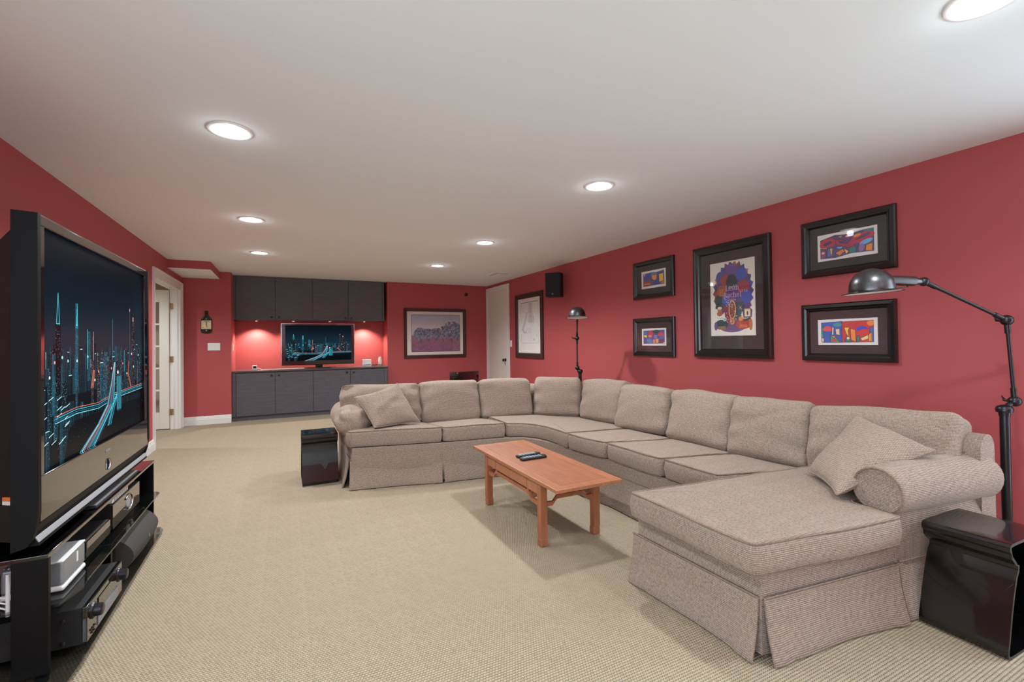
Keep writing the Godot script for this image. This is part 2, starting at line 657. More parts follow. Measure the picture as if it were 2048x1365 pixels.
func city() -> Art:
	var W := 1200
	var Hh := 675
	var a := Art.new(W, Hh, Color.BLACK)
	var rng := RandomNumberGenerator.new()
	rng.seed = 77
	for y in Hh:
		var t := float(y) / Hh
		var c := Color(0.015, 0.05, 0.08).lerp(Color(0.06, 0.13, 0.17), smoothstep(0.0, 0.5, t))
		if t > 0.52:
			c = Color(0.06, 0.13, 0.17).lerp(Color(0.02, 0.05, 0.07), smoothstep(0.52, 0.72, t))
		a.im.fill_rect(Rect2i(0, y, W, 1), c)
	var lit := [Color(0.30, 0.80, 0.90), Color(0.70, 0.95, 1.0), Color(1.0, 0.82, 0.74), Color(0.95, 0.55, 0.45), Color(0.20, 0.62, 0.72)]
	for layer in 5:
		var yb: float = [0.64, 0.70, 0.77, 0.88, 1.02][layer]
		var n: int = [110, 80, 46, 16, 12][layer]
		for k in n:
			var bw := rng.randf_range(0.008, 0.019) * (1.0 + layer * 0.55)
			var x := rng.randf_range(-0.02, 1.0)
			if layer >= 3 and x > 0.30:
				continue
			var top: float = yb - rng.randf_range(0.04, 0.17) * (1.0 + 0.35 * layer)
			var sh := rng.randf_range(0.5, 1.5)
			var r := Rect2i(int(x * W), int(top * Hh), maxi(5, int(bw * W)), int((yb - top) * Hh) + 8)
			var body := Color(0.045, 0.12, 0.15) * sh
			a.im.fill_rect(r, body)
			a.im.fill_rect(Rect2i(r.position.x, r.position.y, maxi(1, r.size.x / 3), r.size.y), body * 1.5)
			var lc: Color = lit[rng.randi() % lit.size()]
			var dens := rng.randf_range(0.06, 0.34)
			var step := 3 + (layer + 1) / 2
			for yy in range(r.position.y + 3, r.end.y, step):
				for xx in range(r.position.x + 1, r.end.x - 1, step):
					if rng.randf() < dens:
						a.im.fill_rect(Rect2i(xx, yy, 1 if layer < 2 else 2, 1 if layer < 2 else 2), lc * rng.randf_range(0.3, 1.0))
			var u := rng.randf()
			if u < 0.10:
				a.im.fill_rect(Rect2i(r.position.x, r.position.y, r.size.x, 2), Color(0.6, 0.95, 1.0))
			elif u < 0.16 and layer < 3:
				a.im.fill_rect(Rect2i(r.position.x, r.position.y, 2, r.size.y * 2 / 3), lc)
	# streaks on the near left blocks
	for k in 16:
		var p := Vector2(rng.randf_range(0.0, 0.17), rng.randf_range(0.70, 0.92))
		a.line([p, p + Vector2(0.03, -0.012)], 2.0, Color(0.8, 0.97, 1.0))
	# dark parkland
	a.poly([Vector2(0.16, 1.0), Vector2(0.20, 0.86), Vector2(0.38, 0.81), Vector2(0.55, 0.84), Vector2(0.46, 0.92), Vector2(0.30, 1.0)], Color(0.015, 0.03, 0.05))
	a.poly([Vector2(0.46, 1.0), Vector2(0.62, 0.83), Vector2(1.0, 0.78), Vector2(1.0, 1.0)], Color(0.012, 0.03, 0.045))
	for k in 60:
		a.im.fill_rect(Rect2i(int(rng.randf() * W), int(rng.randf_range(0.82, 1.0) * Hh), 2, 2), lit[k % 5] * 0.6)
	# the tall ones
	var tw := func(x0: float, x1: float, y0: float, y1: float, c: Color, dens: float, lc: Color):
		a.poly([Vector2(x0, y1), Vector2(x0, y0), Vector2(x1, y0), Vector2(x1, y1)], c)
		for yy in range(int(y0 * Hh) + 3, int(y1 * Hh), 4):
			for xx in range(int(x0 * W) + 2, int(x1 * W) - 2, 4):
				if rng.randf() < dens:
					a.im.fill_rect(Rect2i(xx, yy, 2, 2), lc * rng.randf_range(0.4, 1.0))
	tw.call(0.103, 0.135, 0.385, 0.70, Color(0.03, 0.05, 0.07), 0.12, Color(0.7, 0.85, 0.9))
	a.poly([Vector2(0.107, 0.385), Vector2(0.119, 0.25), Vector2(0.131, 0.385)], Color(0.06, 0.16, 0.2))
	a.line([Vector2(0.108, 0.385), Vector2(0.119, 0.25), Vector2(0.130, 0.385), Vector2(0.108, 0.385)], 2.2, Color(0.4, 0.9, 0.92))
	tw.call(0.243, 0.267, 0.40, 0.68, Color(0.07, 0.24, 0.30), 0.35, Color(0.3, 0.75, 0.85))
	a.poly([Vector2(0.243, 0.40), Vector2(0.249, 0.34), Vector2(0.261, 0.34), Vector2(0.267, 0.40)], Color(0.12, 0.42, 0.48))
	a.line([Vector2(0.250, 0.28), Vector2(0.251, 0.385), Vector2(0.259, 0.385), Vector2(0.260, 0.28)], 2.4, Color(0.45, 0.93, 0.97))
	tw.call(0.343, 0.372, 0.41, 0.66, Color(0.06, 0.22, 0.27), 0.2, Color(0.35, 0.8, 0.9))
	a.line([Vector2(0.345, 0.40), Vector2(0.345, 0.60)], 2.6, Color(0.45, 0.92, 0.95))
	tw.call(0.388, 0.402, 0.42, 0.62, Color(0.14, 0.12, 0.14), 0.3, Color(0.95, 0.7, 0.65))
	a.line([Vector2(0.40, 0.41), Vector2(0.40, 0.56)], 2.0, Color(0.95, 0.72, 0.70))
	a.line([Vector2(0.60, 0.33), Vector2(0.60, 0.56)], 1.6, Color(0.35, 0.6, 0.7))
	a.line([Vector2(0.82, 0.24), Vector2(0.82, 0.56)], 2.6, Color(0.45, 0.42, 0.48))
	a.im.fill_rect(Rect2i(int(0.817 * W), int(0.25 * Hh), 6, 12), Color(1.0, 0.72, 0.62))
	tw.call(0.852, 0.884, 0.36, 0.74, Color(0.05, 0.055, 0.075), 0.28, Color(0.95, 0.75, 0.66))
	a.poly([Vector2(0.852, 0.36), Vector2(0.868, 0.285), Vector2(0.884, 0.36)], Color(0.22, 0.16, 0.18))
	a.im.fill_rect(Rect2i(int(0.863 * W), int(0.30 * Hh), 10, 18), Color(0.95, 0.62, 0.55))
	for k in 14:
		a.oval(rng.randf_range(0.02, 0.98), rng.randf_range(0.53, 0.68), 0.0045, 0.007, [Color(0.6, 0.97, 1.0), Color(1.0, 0.92, 0.86), Color(0.95, 0.6, 0.5)][k % 3])
	# raised roads
	var cy := Color(0.22, 0.72, 0.82)
	var rd := Color(0.85, 0.42, 0.34)
	for k in 48:
		a.line([Vector2(0.12 + k * 0.018, 0.80), Vector2(0.12 + k * 0.018, 0.835)], 1.6, Color(0.10, 0.38, 0.46))
	for k in 4:
		var o := k * 0.010
		a.line([Vector2(0.10, 0.79 + o), Vector2(0.25, 0.775 + o), Vector2(0.45, 0.785 + o), Vector2(0.60, 0.76 + o), Vector2(1.0, 0.745 + o)], 2.0, [rd, cy, Color(0.12, 0.4, 0.48), Color(0.5, 0.85, 0.9)][k])
	a.poly([Vector2(0.27, 1.0), Vector2(0.43, 0.90), Vector2(0.53, 0.81), Vector2(0.575, 0.70), Vector2(0.615, 0.58), Vector2(0.63, 0.58), Vector2(0.62, 0.72), Vector2(0.61, 0.82), Vector2(0.52, 0.92), Vector2(0.42, 1.0)], Color(0.05, 0.18, 0.24))
	for k in 9:
		var o := k * 0.0092
		a.line([Vector2(0.28 + o * 1.7, 1.0), Vector2(0.44 + o, 0.90), Vector2(0.535 + o, 0.815), Vector2(0.58 + o * 0.55, 0.70), Vector2(0.617 + o * 0.15, 0.58)], 2.2, [cy, Color(0.8, 0.97, 1.0), rd, Color(0.1, 0.4, 0.5), rd, cy, Color(0.15, 0.5, 0.6), cy, Color(0.6, 0.95, 1.0)][k])
	for k in 4:
		a.line([Vector2(0.54 + k * 0.012, 0.93), Vector2(0.60 + k * 0.01, 0.82), Vector2(0.66 + k * 0.004, 0.75)], 3.0, [cy, Color(0.4, 0.9, 0.97), Color(0.1, 0.45, 0.55), cy][k])
	for k in 3:
		a.line([Vector2(0.80 + k * 0.006, 0.58), Vector2(0.79 + k * 0.006, 0.66), Vector2(0.83 + k * 0.006, 0.75)], 2.0, rd)
	for k in 5:
		a.line([Vector2(0.375 + k * 0.006, 0.70), Vector2(0.395 + k * 0.004, 0.61)], 2.0, Color(0.9, 0.5, 0.38))
	a.poly([Vector2(0.648, 0.87), Vector2(0.648, 0.66), Vector2(0.662, 0.63), Vector2(0.685, 0.64), Vector2(0.70, 0.68), Vector2(0.70, 0.87)], Color(0.05, 0.20, 0.26))
	for k in 5:
		a.line([Vector2(0.65 + k * 0.012, 0.665), Vector2(0.65 + k * 0.012, 0.86)], 2.0, Color(0.4, 0.92, 1.0))
	a.oval(0.66, 0.64, 0.008, 0.010, Color(0.95, 1.0, 1.0))
	return a

# ---------------------------------------------------------------- room
func room() -> void:
	var b := MB.new()
	b.box(V(0.35, -0.05, -3.75), V(7.2, 0.1, 12.4))
	struct("floor", b, "carpet", "beige loop pile wall to wall carpet with rows of small dark gaps")
	b = MB.new()
	b.box(V(0.35, H + 0.06, -3.75), V(7.2, 0.12, 12.4))
	struct("ceiling", b, "ceiling_white", "plain off-white painted ceiling with recessed lights")
	# left wall, with the doorway between z -8.24 and -6.74 and unseen glass doors beside the camera
	b = MB.new()
	b.box(V(XL - 0.06, H / 2, (-1.1 - 6.74) / 2), V(0.12, H, 5.64))
	b.box(V(XL - 0.06, (2.22 + H) / 2, 0.3), V(0.12, H - 2.22, 2.8))
	b.box(V(XL - 0.06, 0.03, 0.3), V(0.12, 0.06, 2.8))
	b.box(V(XL - 0.06, H / 2, 1.85), V(0.12, H, 0.3))
	b.box(V(XL - 0.06, (2.06 + H) / 2, -7.49), V(0.12, H - 2.06, 1.5))
	b.box(V(XL - 0.06, H / 2, -8.83), V(0.12, H, 1.18))
	struct("wall_left", b, "wall_red", "red wall with the doorway, behind the large television")
	b = MB.new()
	b.box(V(XR + 0.06, H / 2, (-0.55 - 9.6) / 2), V(0.12, H, 9.05))
	b.box(V(XR + 0.06, (2.22 + H) / 2, 0.55), V(0.12, H - 2.22, 2.2))
	b.box(V(XR + 0.06, 0.03, 0.55), V(0.12, 0.06, 2.2))
	b.box(V(XR + 0.06, H / 2, 1.825), V(0.12, H, 0.35))
	struct("wall_right", b, "wall_red", "long red wall hung with the black framed prints")
	# back wall: pier, niche, right part
	b = MB.new()
	b.box(V((XL - 0.757) / 2, H / 2, -8.91), V(-0.757 - XL, H, 0.98))
	b.box(V(0.48, H / 2, -9.25), V(2.48, H, 0.3))
	b.box(V((1.72 + XR) / 2, H / 2, -9.05), V(XR - 1.72, H, 0.7))
	struct("wall_back", b, "wall_red", "red end wall with a wide niche for the dark cabinets")
	# front wall behind the camera with an unseen window placed for bluish glints
	b = MB.new()
	var wx0 := -1.25; var wx1 := -0.15; var wy0 := 1.0; var wy1 := 2.15; var zf := 1.9
	b.box(V((XL + wx0) / 2, H / 2, zf + 0.1), V(wx0 - XL, H, 0.2))
	b.box(V((wx1 + XR) / 2, H / 2, zf + 0.1), V(XR - wx1, H, 0.2))
	b.box(V((wx0 + wx1) / 2, wy0 / 2, zf + 0.1), V(wx1 - wx0, wy0, 0.2))
	b.box(V((wx0 + wx1) / 2, (wy1 + H) / 2, zf + 0.1), V(wx1 - wx0, H - wy1, 0.2))
	struct("wall_front", b, "wall_red", "red wall behind the camera with an unseen daylight window")
	var w := Node3D.new()
	w.name = "unseen_window_1"; add_child(w)
	w.set_meta("kind", "structure"); w.set_meta("label", "unseen daylight window in the wall behind the camera")
	b = MB.new()
	var wxm := (wx0 + wx1) / 2
	for xx: float in [wx0 + 0.03, wx1 - 0.03, wxm]:
		b.box(V(xx, (wy0 + wy1) / 2, zf + 0.1), V(0.06, wy1 - wy0, 0.08), 0.005)
	for y: float in [wy0 + 0.03, wy1 - 0.03]:
		b.box(V((wx0 + wx1) / 2, y, zf + 0.1), V(wx1 - wx0, 0.06, 0.08), 0.005)
	obj("window_frame", b, "trim_white", w)
	for k in 2:
		b = MB.new()
		b.quad(V([wx0, wxm][k], wy0, zf + 0.1), V([wxm, wx1][k], wy0, zf + 0.1), V([wxm, wx1][k], wy1, zf + 0.1), V([wx0, wxm][k], wy1, zf + 0.1), V(0, 0, -1))
		obj("pane", b, "glass", w)
	unseen_glass_doors("unseen_window_2", XL - 0.06, -1.1, 1.7, "unseen glass doors in the left wall, placed to light the ceiling")  # unseen glazing on both sides, placed to light the ceiling and room
	unseen_glass_doors("unseen_window_3", XR + 0.06, -0.55, 1.65, "unseen glass doors in the right wall, placed to light the ceiling")
	# dropped box in the far left corner of the ceiling
	b = MB.new()
	b.box(V((XL - 0.906) / 2, 2.3115, -7.93), V(-0.906 - XL, 0.111, 0.98))
	var so := struct("soffit", b, "wall_red", "boxed-in red soffit under the ceiling above the doorway")
	b = MB.new()
	b.box(V((XL - 0.906) / 2, 2.2535, -7.93), V(-0.906 - XL, 0.005, 0.98))
	obj("underside", b, "ceiling_white", so)
	# skirting boards
	var prof := pv([0, 0, 0.018, 0, 0.018, 0.085, 0.013, 0.09, 0.013, 0.105, 0.009, 0.112, 0.009, 0.122, 0.004, 0.13, 0, 0.13])
	base_run("baseboard_left", prof, V(XL, 0, -6.655), V(XL, 0, -1.1), "white moulded skirting along the left wall")
	base_run("baseboard_back", prof, V(-0.757, 0, -8.42), V(XL, 0, -8.42), "white moulded skirting under the bottle clock")
	base_run("baseboard_back", prof, V(XR, 0, -8.70), V(1.72, 0, -8.70), "white skirting behind the sofa on the end wall")
	base_run("baseboard_right", prof, V(XR, 0, -0.55), V(XR, 0, -7.66), "white moulded skirting along the long red wall")
	# side room beyond the doorway
	b = MB.new()
	b.box(V(-3.1, H / 2, -7.5), V(0.12, H, 3.4))
	b.box(V(-2.3, H / 2, -9.1), V(1.6, H, 0.12))
	b.box(V(-2.3, H / 2, -5.9), V(1.6, H, 0.12))
	struct("wall_side", b, "hall_beige", "pale beige wall of the side room beyond the doorway")

func unseen_glass_doors(called: String, x: float, z0: float, z1: float, label: String) -> void:
	var w := Node3D.new()
	w.name = called; add_child(w)
	w.set_meta("kind", "structure"); w.set_meta("label", label)
	var zm := (z0 + z1) / 2
	var b := MB.new()
	for z: float in [z0 + 0.035, z1 - 0.035, zm]:
		b.box(V(x, 1.14, z), V(0.08, 2.16, 0.07), 0.005)
	for y: float in [0.095, 2.185]:
		b.box(V(x, y, zm), V(0.08, 0.07, z1 - z0), 0.005)
	obj("window_frame", b, "trim_white", w)
	for k in 2:
		b = MB.new()
		var za: float = [z0, zm][k]
		var zb: float = [zm, z1][k]
		b.quad(V(x, 0.1, za), V(x, 0.1, zb), V(x, 2.18, zb), V(x, 2.18, za), V(-signf(x), 0, 0))
		obj("pane", b, "glass", w)

# a moulded strip along the foot of a wall; the room lies to the left of a -> b
func base_run(called: String, prof: PackedVector2Array, a: Vector3, c: Vector3, label: String) -> void:
	var d := (c - a).normalized()
	var o := Vector3.UP.cross(d)
	var b := MB.new()
	b.at(Transform3D(Basis(o, Vector3.UP, d), a))
	b.prism(prof, 0.0, a.distance_to(c))
	struct(called, b, "trim_white", label)

func doors() -> void:
	# doorway in the left wall
	var d := Node3D.new()
	d.name = "door_1"; add_child(d)
	d.set_meta("kind", "structure"); d.set_meta("label", "white cased doorway with a glazed door swung open into the side room")
	var z0 := -8.24; var z1 := -6.74; var top := 2.06
	var b := MB.new()
	var cp := pv([0, 0, 0.012, 0, 0.014, 0.02, 0.018, 0.03, 0.018, 0.06, 0.024, 0.07, 0.026, 0.09, 0, 0.09])
	# casing: x out of the wall, y across
	var X := Transform3D(Basis(Vector3.RIGHT, V(0, 0, 1), V(0, -1, 0)), V(XL, top + 0.09, z1))
	b.at(X).prism(cp, 0, top + 0.09)
	b.at(Transform3D(Basis(Vector3.RIGHT, V(0, 0, -1), V(0, 1, 0)), V(XL, 0, z0))).prism(cp, 0, top + 0.09)
	b.at(Transform3D(Basis(Vector3.RIGHT, V(0, 1, 0), V(0, 0, 1)), V(XL, top, z0 + 0.0005))).prism(cp, 0, z1 - z0 - 0.001)
	obj("casing", b, "trim_white", d)
	b = MB.new()
	b.box(V(XL - 0.06, top / 2, z0 + 0.009), V(0.125, top, 0.018))
	b.box(V(XL - 0.06, top / 2, z1 - 0.009), V(0.125, top, 0.018))
	b.box(V(XL - 0.06, top - 0.009, (z0 + z1) / 2), V(0.125, 0.018, z1 - z0))
	b.box(V(XL - 0.045, top / 2, z0 + 0.024), V(0.035, top, 0.012))
	obj("jamb", b, "trim_white", d)
	# glazed leaf, swung back square to the wall
	var leaf := Node3D.new()
	leaf.name = "door_leaf"; d.add_child(leaf)
	leaf.position = V(XL - 0.128, 0.012, z0 + 0.02)
	b = MB.new()
	var lw := 0.74; var lh := 2.02; var st := 0.115; var th := 0.038
	b.box(V(-st / 2, lh / 2, 0), V(st, lh, th), 0.003)
	b.box(V(-lw + st / 2, lh / 2, 0), V(st, lh, th), 0.003)
	b.box(V(-lw / 2, lh - 0.09, 0), V(lw - st * 2, 0.18, th), 0.003)
	b.box(V(-lw / 2, 0.12, 0), V(lw - st * 2, 0.24, th), 0.003)
	obj("stiles_and_rails", b, "door_white", leaf)
	var y0 := 0.24; var y1 := lh - 0.18
	for k in range(1, 5):
		b = MB.new()
		b.box(V(-lw / 2, lerpf(y0, y1, k / 5.0), 0), V(lw - st * 2, 0.024, 0.028), 0.003)
		obj("glazing_bar", b, "door_white", leaf)
	b = MB.new()
	b.box(V(-lw / 2, (y0 + y1) / 2, 0), V(0.024, y1 - y0, 0.028), 0.003)
	obj("glazing_bar", b, "door_white", leaf)
	for k in 5:
		for s in 2:
			b = MB.new()
			var ya := lerpf(y0, y1, k / 5.0) + 0.012
			var yb := lerpf(y0, y1, (k + 1) / 5.0) - 0.012
			var xa := -lw + st if s else -lw / 2 + 0.012
			var xb := -lw / 2 - 0.012 if s else -st
			b.quad(V(xa, ya, 0), V(xb, ya, 0), V(xb, yb, 0), V(xa, yb, 0), V(0, 0, 1))
			obj("pane", b, "glass", leaf)
	for y: float in [0.25, 1.02, 1.80]:
		b = MB.new()
		b.at(Transform3D(Basis(), V(XL - 0.122, y, z0 + 0.042)))
		b.lathe([Vector2(0, -0.05), Vector2(0.007, -0.05), Vector2(0.007, 0.05), Vector2(0, 0.05)], 10)
		b.at(Transform3D.IDENTITY).box(V(XL - 0.098, y, z0 + 0.0195), V(0.04, 0.09, 0.003))
		obj("hinge", b, "brass_pale", d)
	# flush door in the right wall near the far corner
	d = Node3D.new()
	d.name = "door_2"; add_child(d)
	d.set_meta("kind", "structure"); d.set_meta("label", "closed white flush door with dark knob in the long red wall")
	z0 = -8.61; z1 = -7.75; top = 2.215
	b = MB.new()
	b.at(Transform3D(Basis(V(-1, 0, 0), V(0, 0, 1), V(0, 1, 0)), V(XR, 0, z1))).prism(cp, 0, top + 0.09)
	b.at(Transform3D(Basis(V(-1, 0, 0), V(0, 0, -1), V(0, -1, 0)), V(XR, top + 0.09, z0))).prism(cp, 0, top + 0.09)
	b.at(Transform3D(Basis(V(-1, 0, 0), V(0, 1, 0), V(0, 0, -1)), V(XR, top, z1 - 0.0005))).prism(cp, 0, z1 - z0 - 0.001)
	obj("casing", b, "trim_white", d)
	b = MB.new()
	b.box(V(XR - 0.002, top / 2 + 0.005, (z0 + z1) / 2), V(0.01, top - 0.014, z1 - z0 - 0.012), 0.002)
	obj("door_leaf", b, "door_white", d)
	for y: float in [0.3, 1.15, 1.95]:
		b = MB.new()
		b.at(Transform3D(Basis(), V(XR - 0.014, y, z0 + 0.008)))
		b.lathe([Vector2(0, -0.05), Vector2(0.008, -0.05), Vector2(0.008, 0.05), Vector2(0, 0.05)], 10)
		obj("hinge", b, "trim_white", d)
	b = MB.new()
	b.at(Transform3D(Basis(V(0, 0, 1), V(-1, 0, 0), V(0, 1, 0)), V(XR - 0.007, 0.87, z1 - 0.085)))
	b.lathe([Vector2(0, 0.0), Vector2(0.034, 0.0), Vector2(0.033, 0.008), Vector2(0.014, 0.012), Vector2(0.011, 0.03), Vector2(0.022, 0.036), Vector2(0.029, 0.048), Vector2(0.026, 0.06), Vector2(0.012, 0.066), Vector2(0, 0.067)], 20)
	var kn := obj("door_knob", b, "knob_black", d)
	b = MB.new()
	b.at(Transform3D(Basis(), V(XR - 0.012, 0.79, z1 - 0.085))).box(Vector3.ZERO, V(0.006, 0.05, 0.012), 0.002)
	obj("hanging_key", b, "gunmetal", kn)

func lights() -> void:
	var spots := [
		[-0.255, -2.85, "recessed downlight in the ceiling nearest the large television"],
		[-0.270, -4.80, "recessed downlight second from the large television in the left row"],
		[-0.276, -6.50, "recessed downlight nearest the dark wall cabinets, left row"],
		[2.145, -0.66, "recessed downlight cut by the top edge of the frame above the chaise"],
		[2.100, -2.74, "recessed downlight above the middle seats of the sectional sofa"],
		[2.080, -4.86, "recessed downlight above the curved corner of the sofa"],
		[2.050, -6.60, "recessed downlight nearest the olive tree picture on the end wall"],
		[-0.255, -0.85, "unseen recessed downlight above the camera, left row"],  # from here out of view: rows carried on to light the near end
		[-0.255, 1.05, "unseen recessed downlight behind the camera, left row"],
		[2.145, 1.20, "unseen recessed downlight behind the camera, right row"],
		[-2.3, -7.2, "unseen recessed downlight in the side room beyond the doorway"],  # out of view, placed to light the open door leaf
	]
	for s in spots:
		var o := thing("recessed_downlight", s[2], "ceiling light", V(s[0], H, s[1]), 0.0, "recessed downlights in the ceiling")
		var b := MB.new()
		b.lathe([Vector2(0.108, 0.0), Vector2(0.106, -0.006), Vector2(0.098, -0.008), Vector2(0.088, -0.004), Vector2(0.084, -0.001)], 36)
		obj("trim_ring", b, "trim_white", o)
		b = MB.new()
		b.lathe([Vector2(0.086, -0.0012), Vector2(0.06, -0.004), Vector2(0.0, -0.005)], 36)
		obj("lens", b, "downlight_glow", o)
		spot(o, V(0, -0.02, 0), LAMP * ((0.95 if s[0] < 0.0 and s[1] < -6.0 else 1.4) if s[1] < -4.0 else 1.0 if s[1] < -2.0 else 0.55), 76.0, 0.05, LAMP_COLOR)
		var gl := OmniLight3D.new()  # extra light standing in for the bloom halo on the ceiling
		gl.name = "bloom_halo_light"; gl.light_energy = 0.014; gl.light_size = 0.03; gl.omni_range = 14.0; gl.omni_attenuation = 2.0
		gl.light_color = LAMP_COLOR; gl.shadow_enabled = true
		o.add_child(gl, true)
		gl.position = V(0, -0.045, 0)
	# flat vent in the ceiling by the far corner
	var vt := thing("ceiling_vent", "small white ceiling vent with two dark slits near the flush door", "vent", V(3.2, H, -7.0))
	var b := MB.new()
	b.box(V(0, -0.003, 0), V(0.34, 0.006, 0.44), 0.002)
	obj("plate", b, "ceiling_white", vt)
	for s in [[-0.02, -0.05, 0.34, 0.012, 0.0], [0.11, 0.06, 0.012, 0.02, 0.0]]:
		b = MB.new()
		b.box(V(s[0], -0.0065, s[1]), V(s[3], 0.003, s[2]) if s[2] > 0.1 else V(0.15, 0.003, 0.012))
		obj("slit", b, "black_matte", vt)

# ---------------------------------------------------------------- niche cabinets
func knob(parent: Node, p: Vector3) -> void:
	var b := MB.new()
	b.at(Transform3D(Basis(V(1, 0, 0), V(0, 0, 1), V(0, -1, 0)), p))
	b.lathe([Vector2(0.006, 0), Vector2(0.006, 0.012), Vector2(0.014, 0.016), Vector2(0.017, 0.022), Vector2(0.014, 0.028), Vector2(0, 0.03)], 16)
	obj("knob", b, "knob_black", parent)

func cabinets() -> void:
	var up := thing("wall_cabinet", "long dark-stained wall cabinet with four doors under the ceiling in the niche", "cabinet", V(0, 0, -8.74))
	var yb := 1.63
	var b := MB.new()
	b.box(V(0.455, (yb + H) / 2 - 0.002, -0.19), V(2.43, H - yb - 0.004, 0.336))
	b.box(V(-0.742, (yb + H) / 2 - 0.002, -0.18), V(0.04, H - yb - 0.004, 0.36), 0.002)
	b.box(V(1.658, (yb + H) / 2 - 0.002, -0.18), V(0.028, H - yb - 0.004, 0.36), 0.002)
	obj("body", b, "cabinet_dark", up)
	var xs := [-0.72, -0.141, 0.44, 1.035, 1.642]
	for k in 4:
		b = MB.new()
		b.box(V((xs[k] + xs[k + 1]) / 2, (yb + H) / 2 - 0.002, -0.011), V(xs[k + 1] - xs[k] - 0.006, H - yb - 0.012, 0.021), 0.002)
		var dr := obj("door", b, "cabinet_dark", up)
		var kx: float = xs[k + 1] - 0.055 if k % 2 == 0 else xs[k] + 0.055
		knob(dr, V(kx, yb + 0.05, 0))
	var low := thing("base_cabinet", "dark-stained base cabinet with four doors under the smaller television", "cabinet", V(0, 0, -8.47))
	b = MB.new()
	b.box(V(0.46, 0.4235, -0.325), V(2.42, 0.699, 0.605))
	b.box(V(-0.726, 0.4235, -0.31), V(0.05, 0.699, 0.62), 0.002)
	b.box(V(1.64, 0.4235, -0.31), V(0.06, 0.699, 0.62), 0.002)
	obj("body", b, "cabinet_dark", low)
	b = MB.new()
	b.box(V(0.46, 0.037, -0.32), V(2.425, 0.074, 0.58))
	obj("plinth", b, "cabinet_dark", low)
	xs = [-0.70, -0.143, 0.428, 1.028, 1.61]
	for k in 4:
		b = MB.new()
		b.box(V((xs[k] + xs[k + 1]) / 2, 0.42, -0.011), V(xs[k + 1] - xs[k] - 0.006, 0.685, 0.021), 0.002)
		var dr := obj("door", b, "cabinet_dark", low)
		var kx: float = xs[k + 1] - 0.055 if k % 2 == 0 else xs[k] + 0.055
		knob(dr, V(kx, 0.715, 0))
	b = MB.new()
	b.box(V(0.467, 0.7865, -8.77), V(2.44, 0.025, 0.64), 0.003)
	tag(obj("worktop", b, "counter_dark"), "dark glossy worktop on the base cabinet in the niche", "worktop")
	# puck lights under the wall cabinet
	var pl := ["puck light under the wall cabinet, nearest the light switch pier", "puck light under the wall cabinet above the smaller television's left half", "puck light under the wall cabinet above the smaller television's right half", "puck light under the wall cabinet, above the small white box"]
	var px := [-0.432, 0.135, 0.735, 1.335]
	for k in 4:
		var o := thing("puck_light", pl[k], "puck light", V(px[k], yb, -8.90), 0.0, "puck lights under the wall cabinet")
		b = MB.new()
		b.lathe([Vector2(0.042, 0.0), Vector2(0.041, -0.012), Vector2(0.034, -0.014), Vector2(0.03, -0.010)], 24)
		obj("rim", b, "chrome", o)
		b = MB.new()
		b.lathe([Vector2(0.031, -0.010), Vector2(0.016, -0.013), Vector2(0.0, -0.014)], 24)
		obj("lens", b, "downlight_glow", o)
		if k == 0 or k == 3:
			spot(o, V(0, -0.022, 0), 1.5, 62.0, 0.03, Color(1, 0.93, 0.85))
		else:
			spot(o, V(0, -0.022, 0), 0.7, 62.0, 0.03, Color(1, 0.93, 0.85))
	# smaller television
	var tv := thing("television", "smaller black flat television with silver edge showing a night skyline, in the niche", "television", V(0.543, 0.80, -8.80))
	b = MB.new()
	b.box(V(0, 0.415, -0.03), V(1.20, 0.73, 0.055), 0.008)
	obj("case", b, "piano_black", tv)
	b = MB.new()
	for s in [-0.597, 0.597]:
		b.box(V(s, 0.415, 0.0), V(0.012, 0.73, 0.012), 0.003)
	b.box(V(0, 0.775, 0.0), V(1.20, 0.012, 0.012), 0.003)
	obj("bezel_edge", b, "chrome", tv)
	b = MB.new()
	b.quad(V(-0.535, 0.125, 0.001), V(0.545, 0.125, 0.001), V(0.545, 0.745, 0.001), V(-0.535, 0.745, 0.001), V(0, 0, 1))
	obj("screen", b, "tv_picture", tv)
	b = MB.new()
	b.box(V(0, 0.03, -0.04), V(0.12, 0.06, 0.03), 0.004)
	b.at(Transform3D(Basis().scaled(V(1.7, 1, 0.75)), V(0, 0, -0.02)))
	b.lathe([Vector2(0, 0.012), Vector2(0.15, 0.011), Vector2(0.165, 0.005), Vector2(0.166, 0)], 32)
	obj("stand", b, "piano_black", tv)

# ---------------------------------------------------------------- sofa
var fnz := FastNoiseLite.new()

func wob(p: Vector3, amp: float, fr := 5.0) -> Vector3:
	return Vector3(fnz.get_noise_3dv(p * fr * 20.0), fnz.get_noise_3dv(p * fr * 20.0 + V(100, 7, 3)), fnz.get_noise_3dv(p * fr * 20.0 + V(3, 200, 50))) * amp

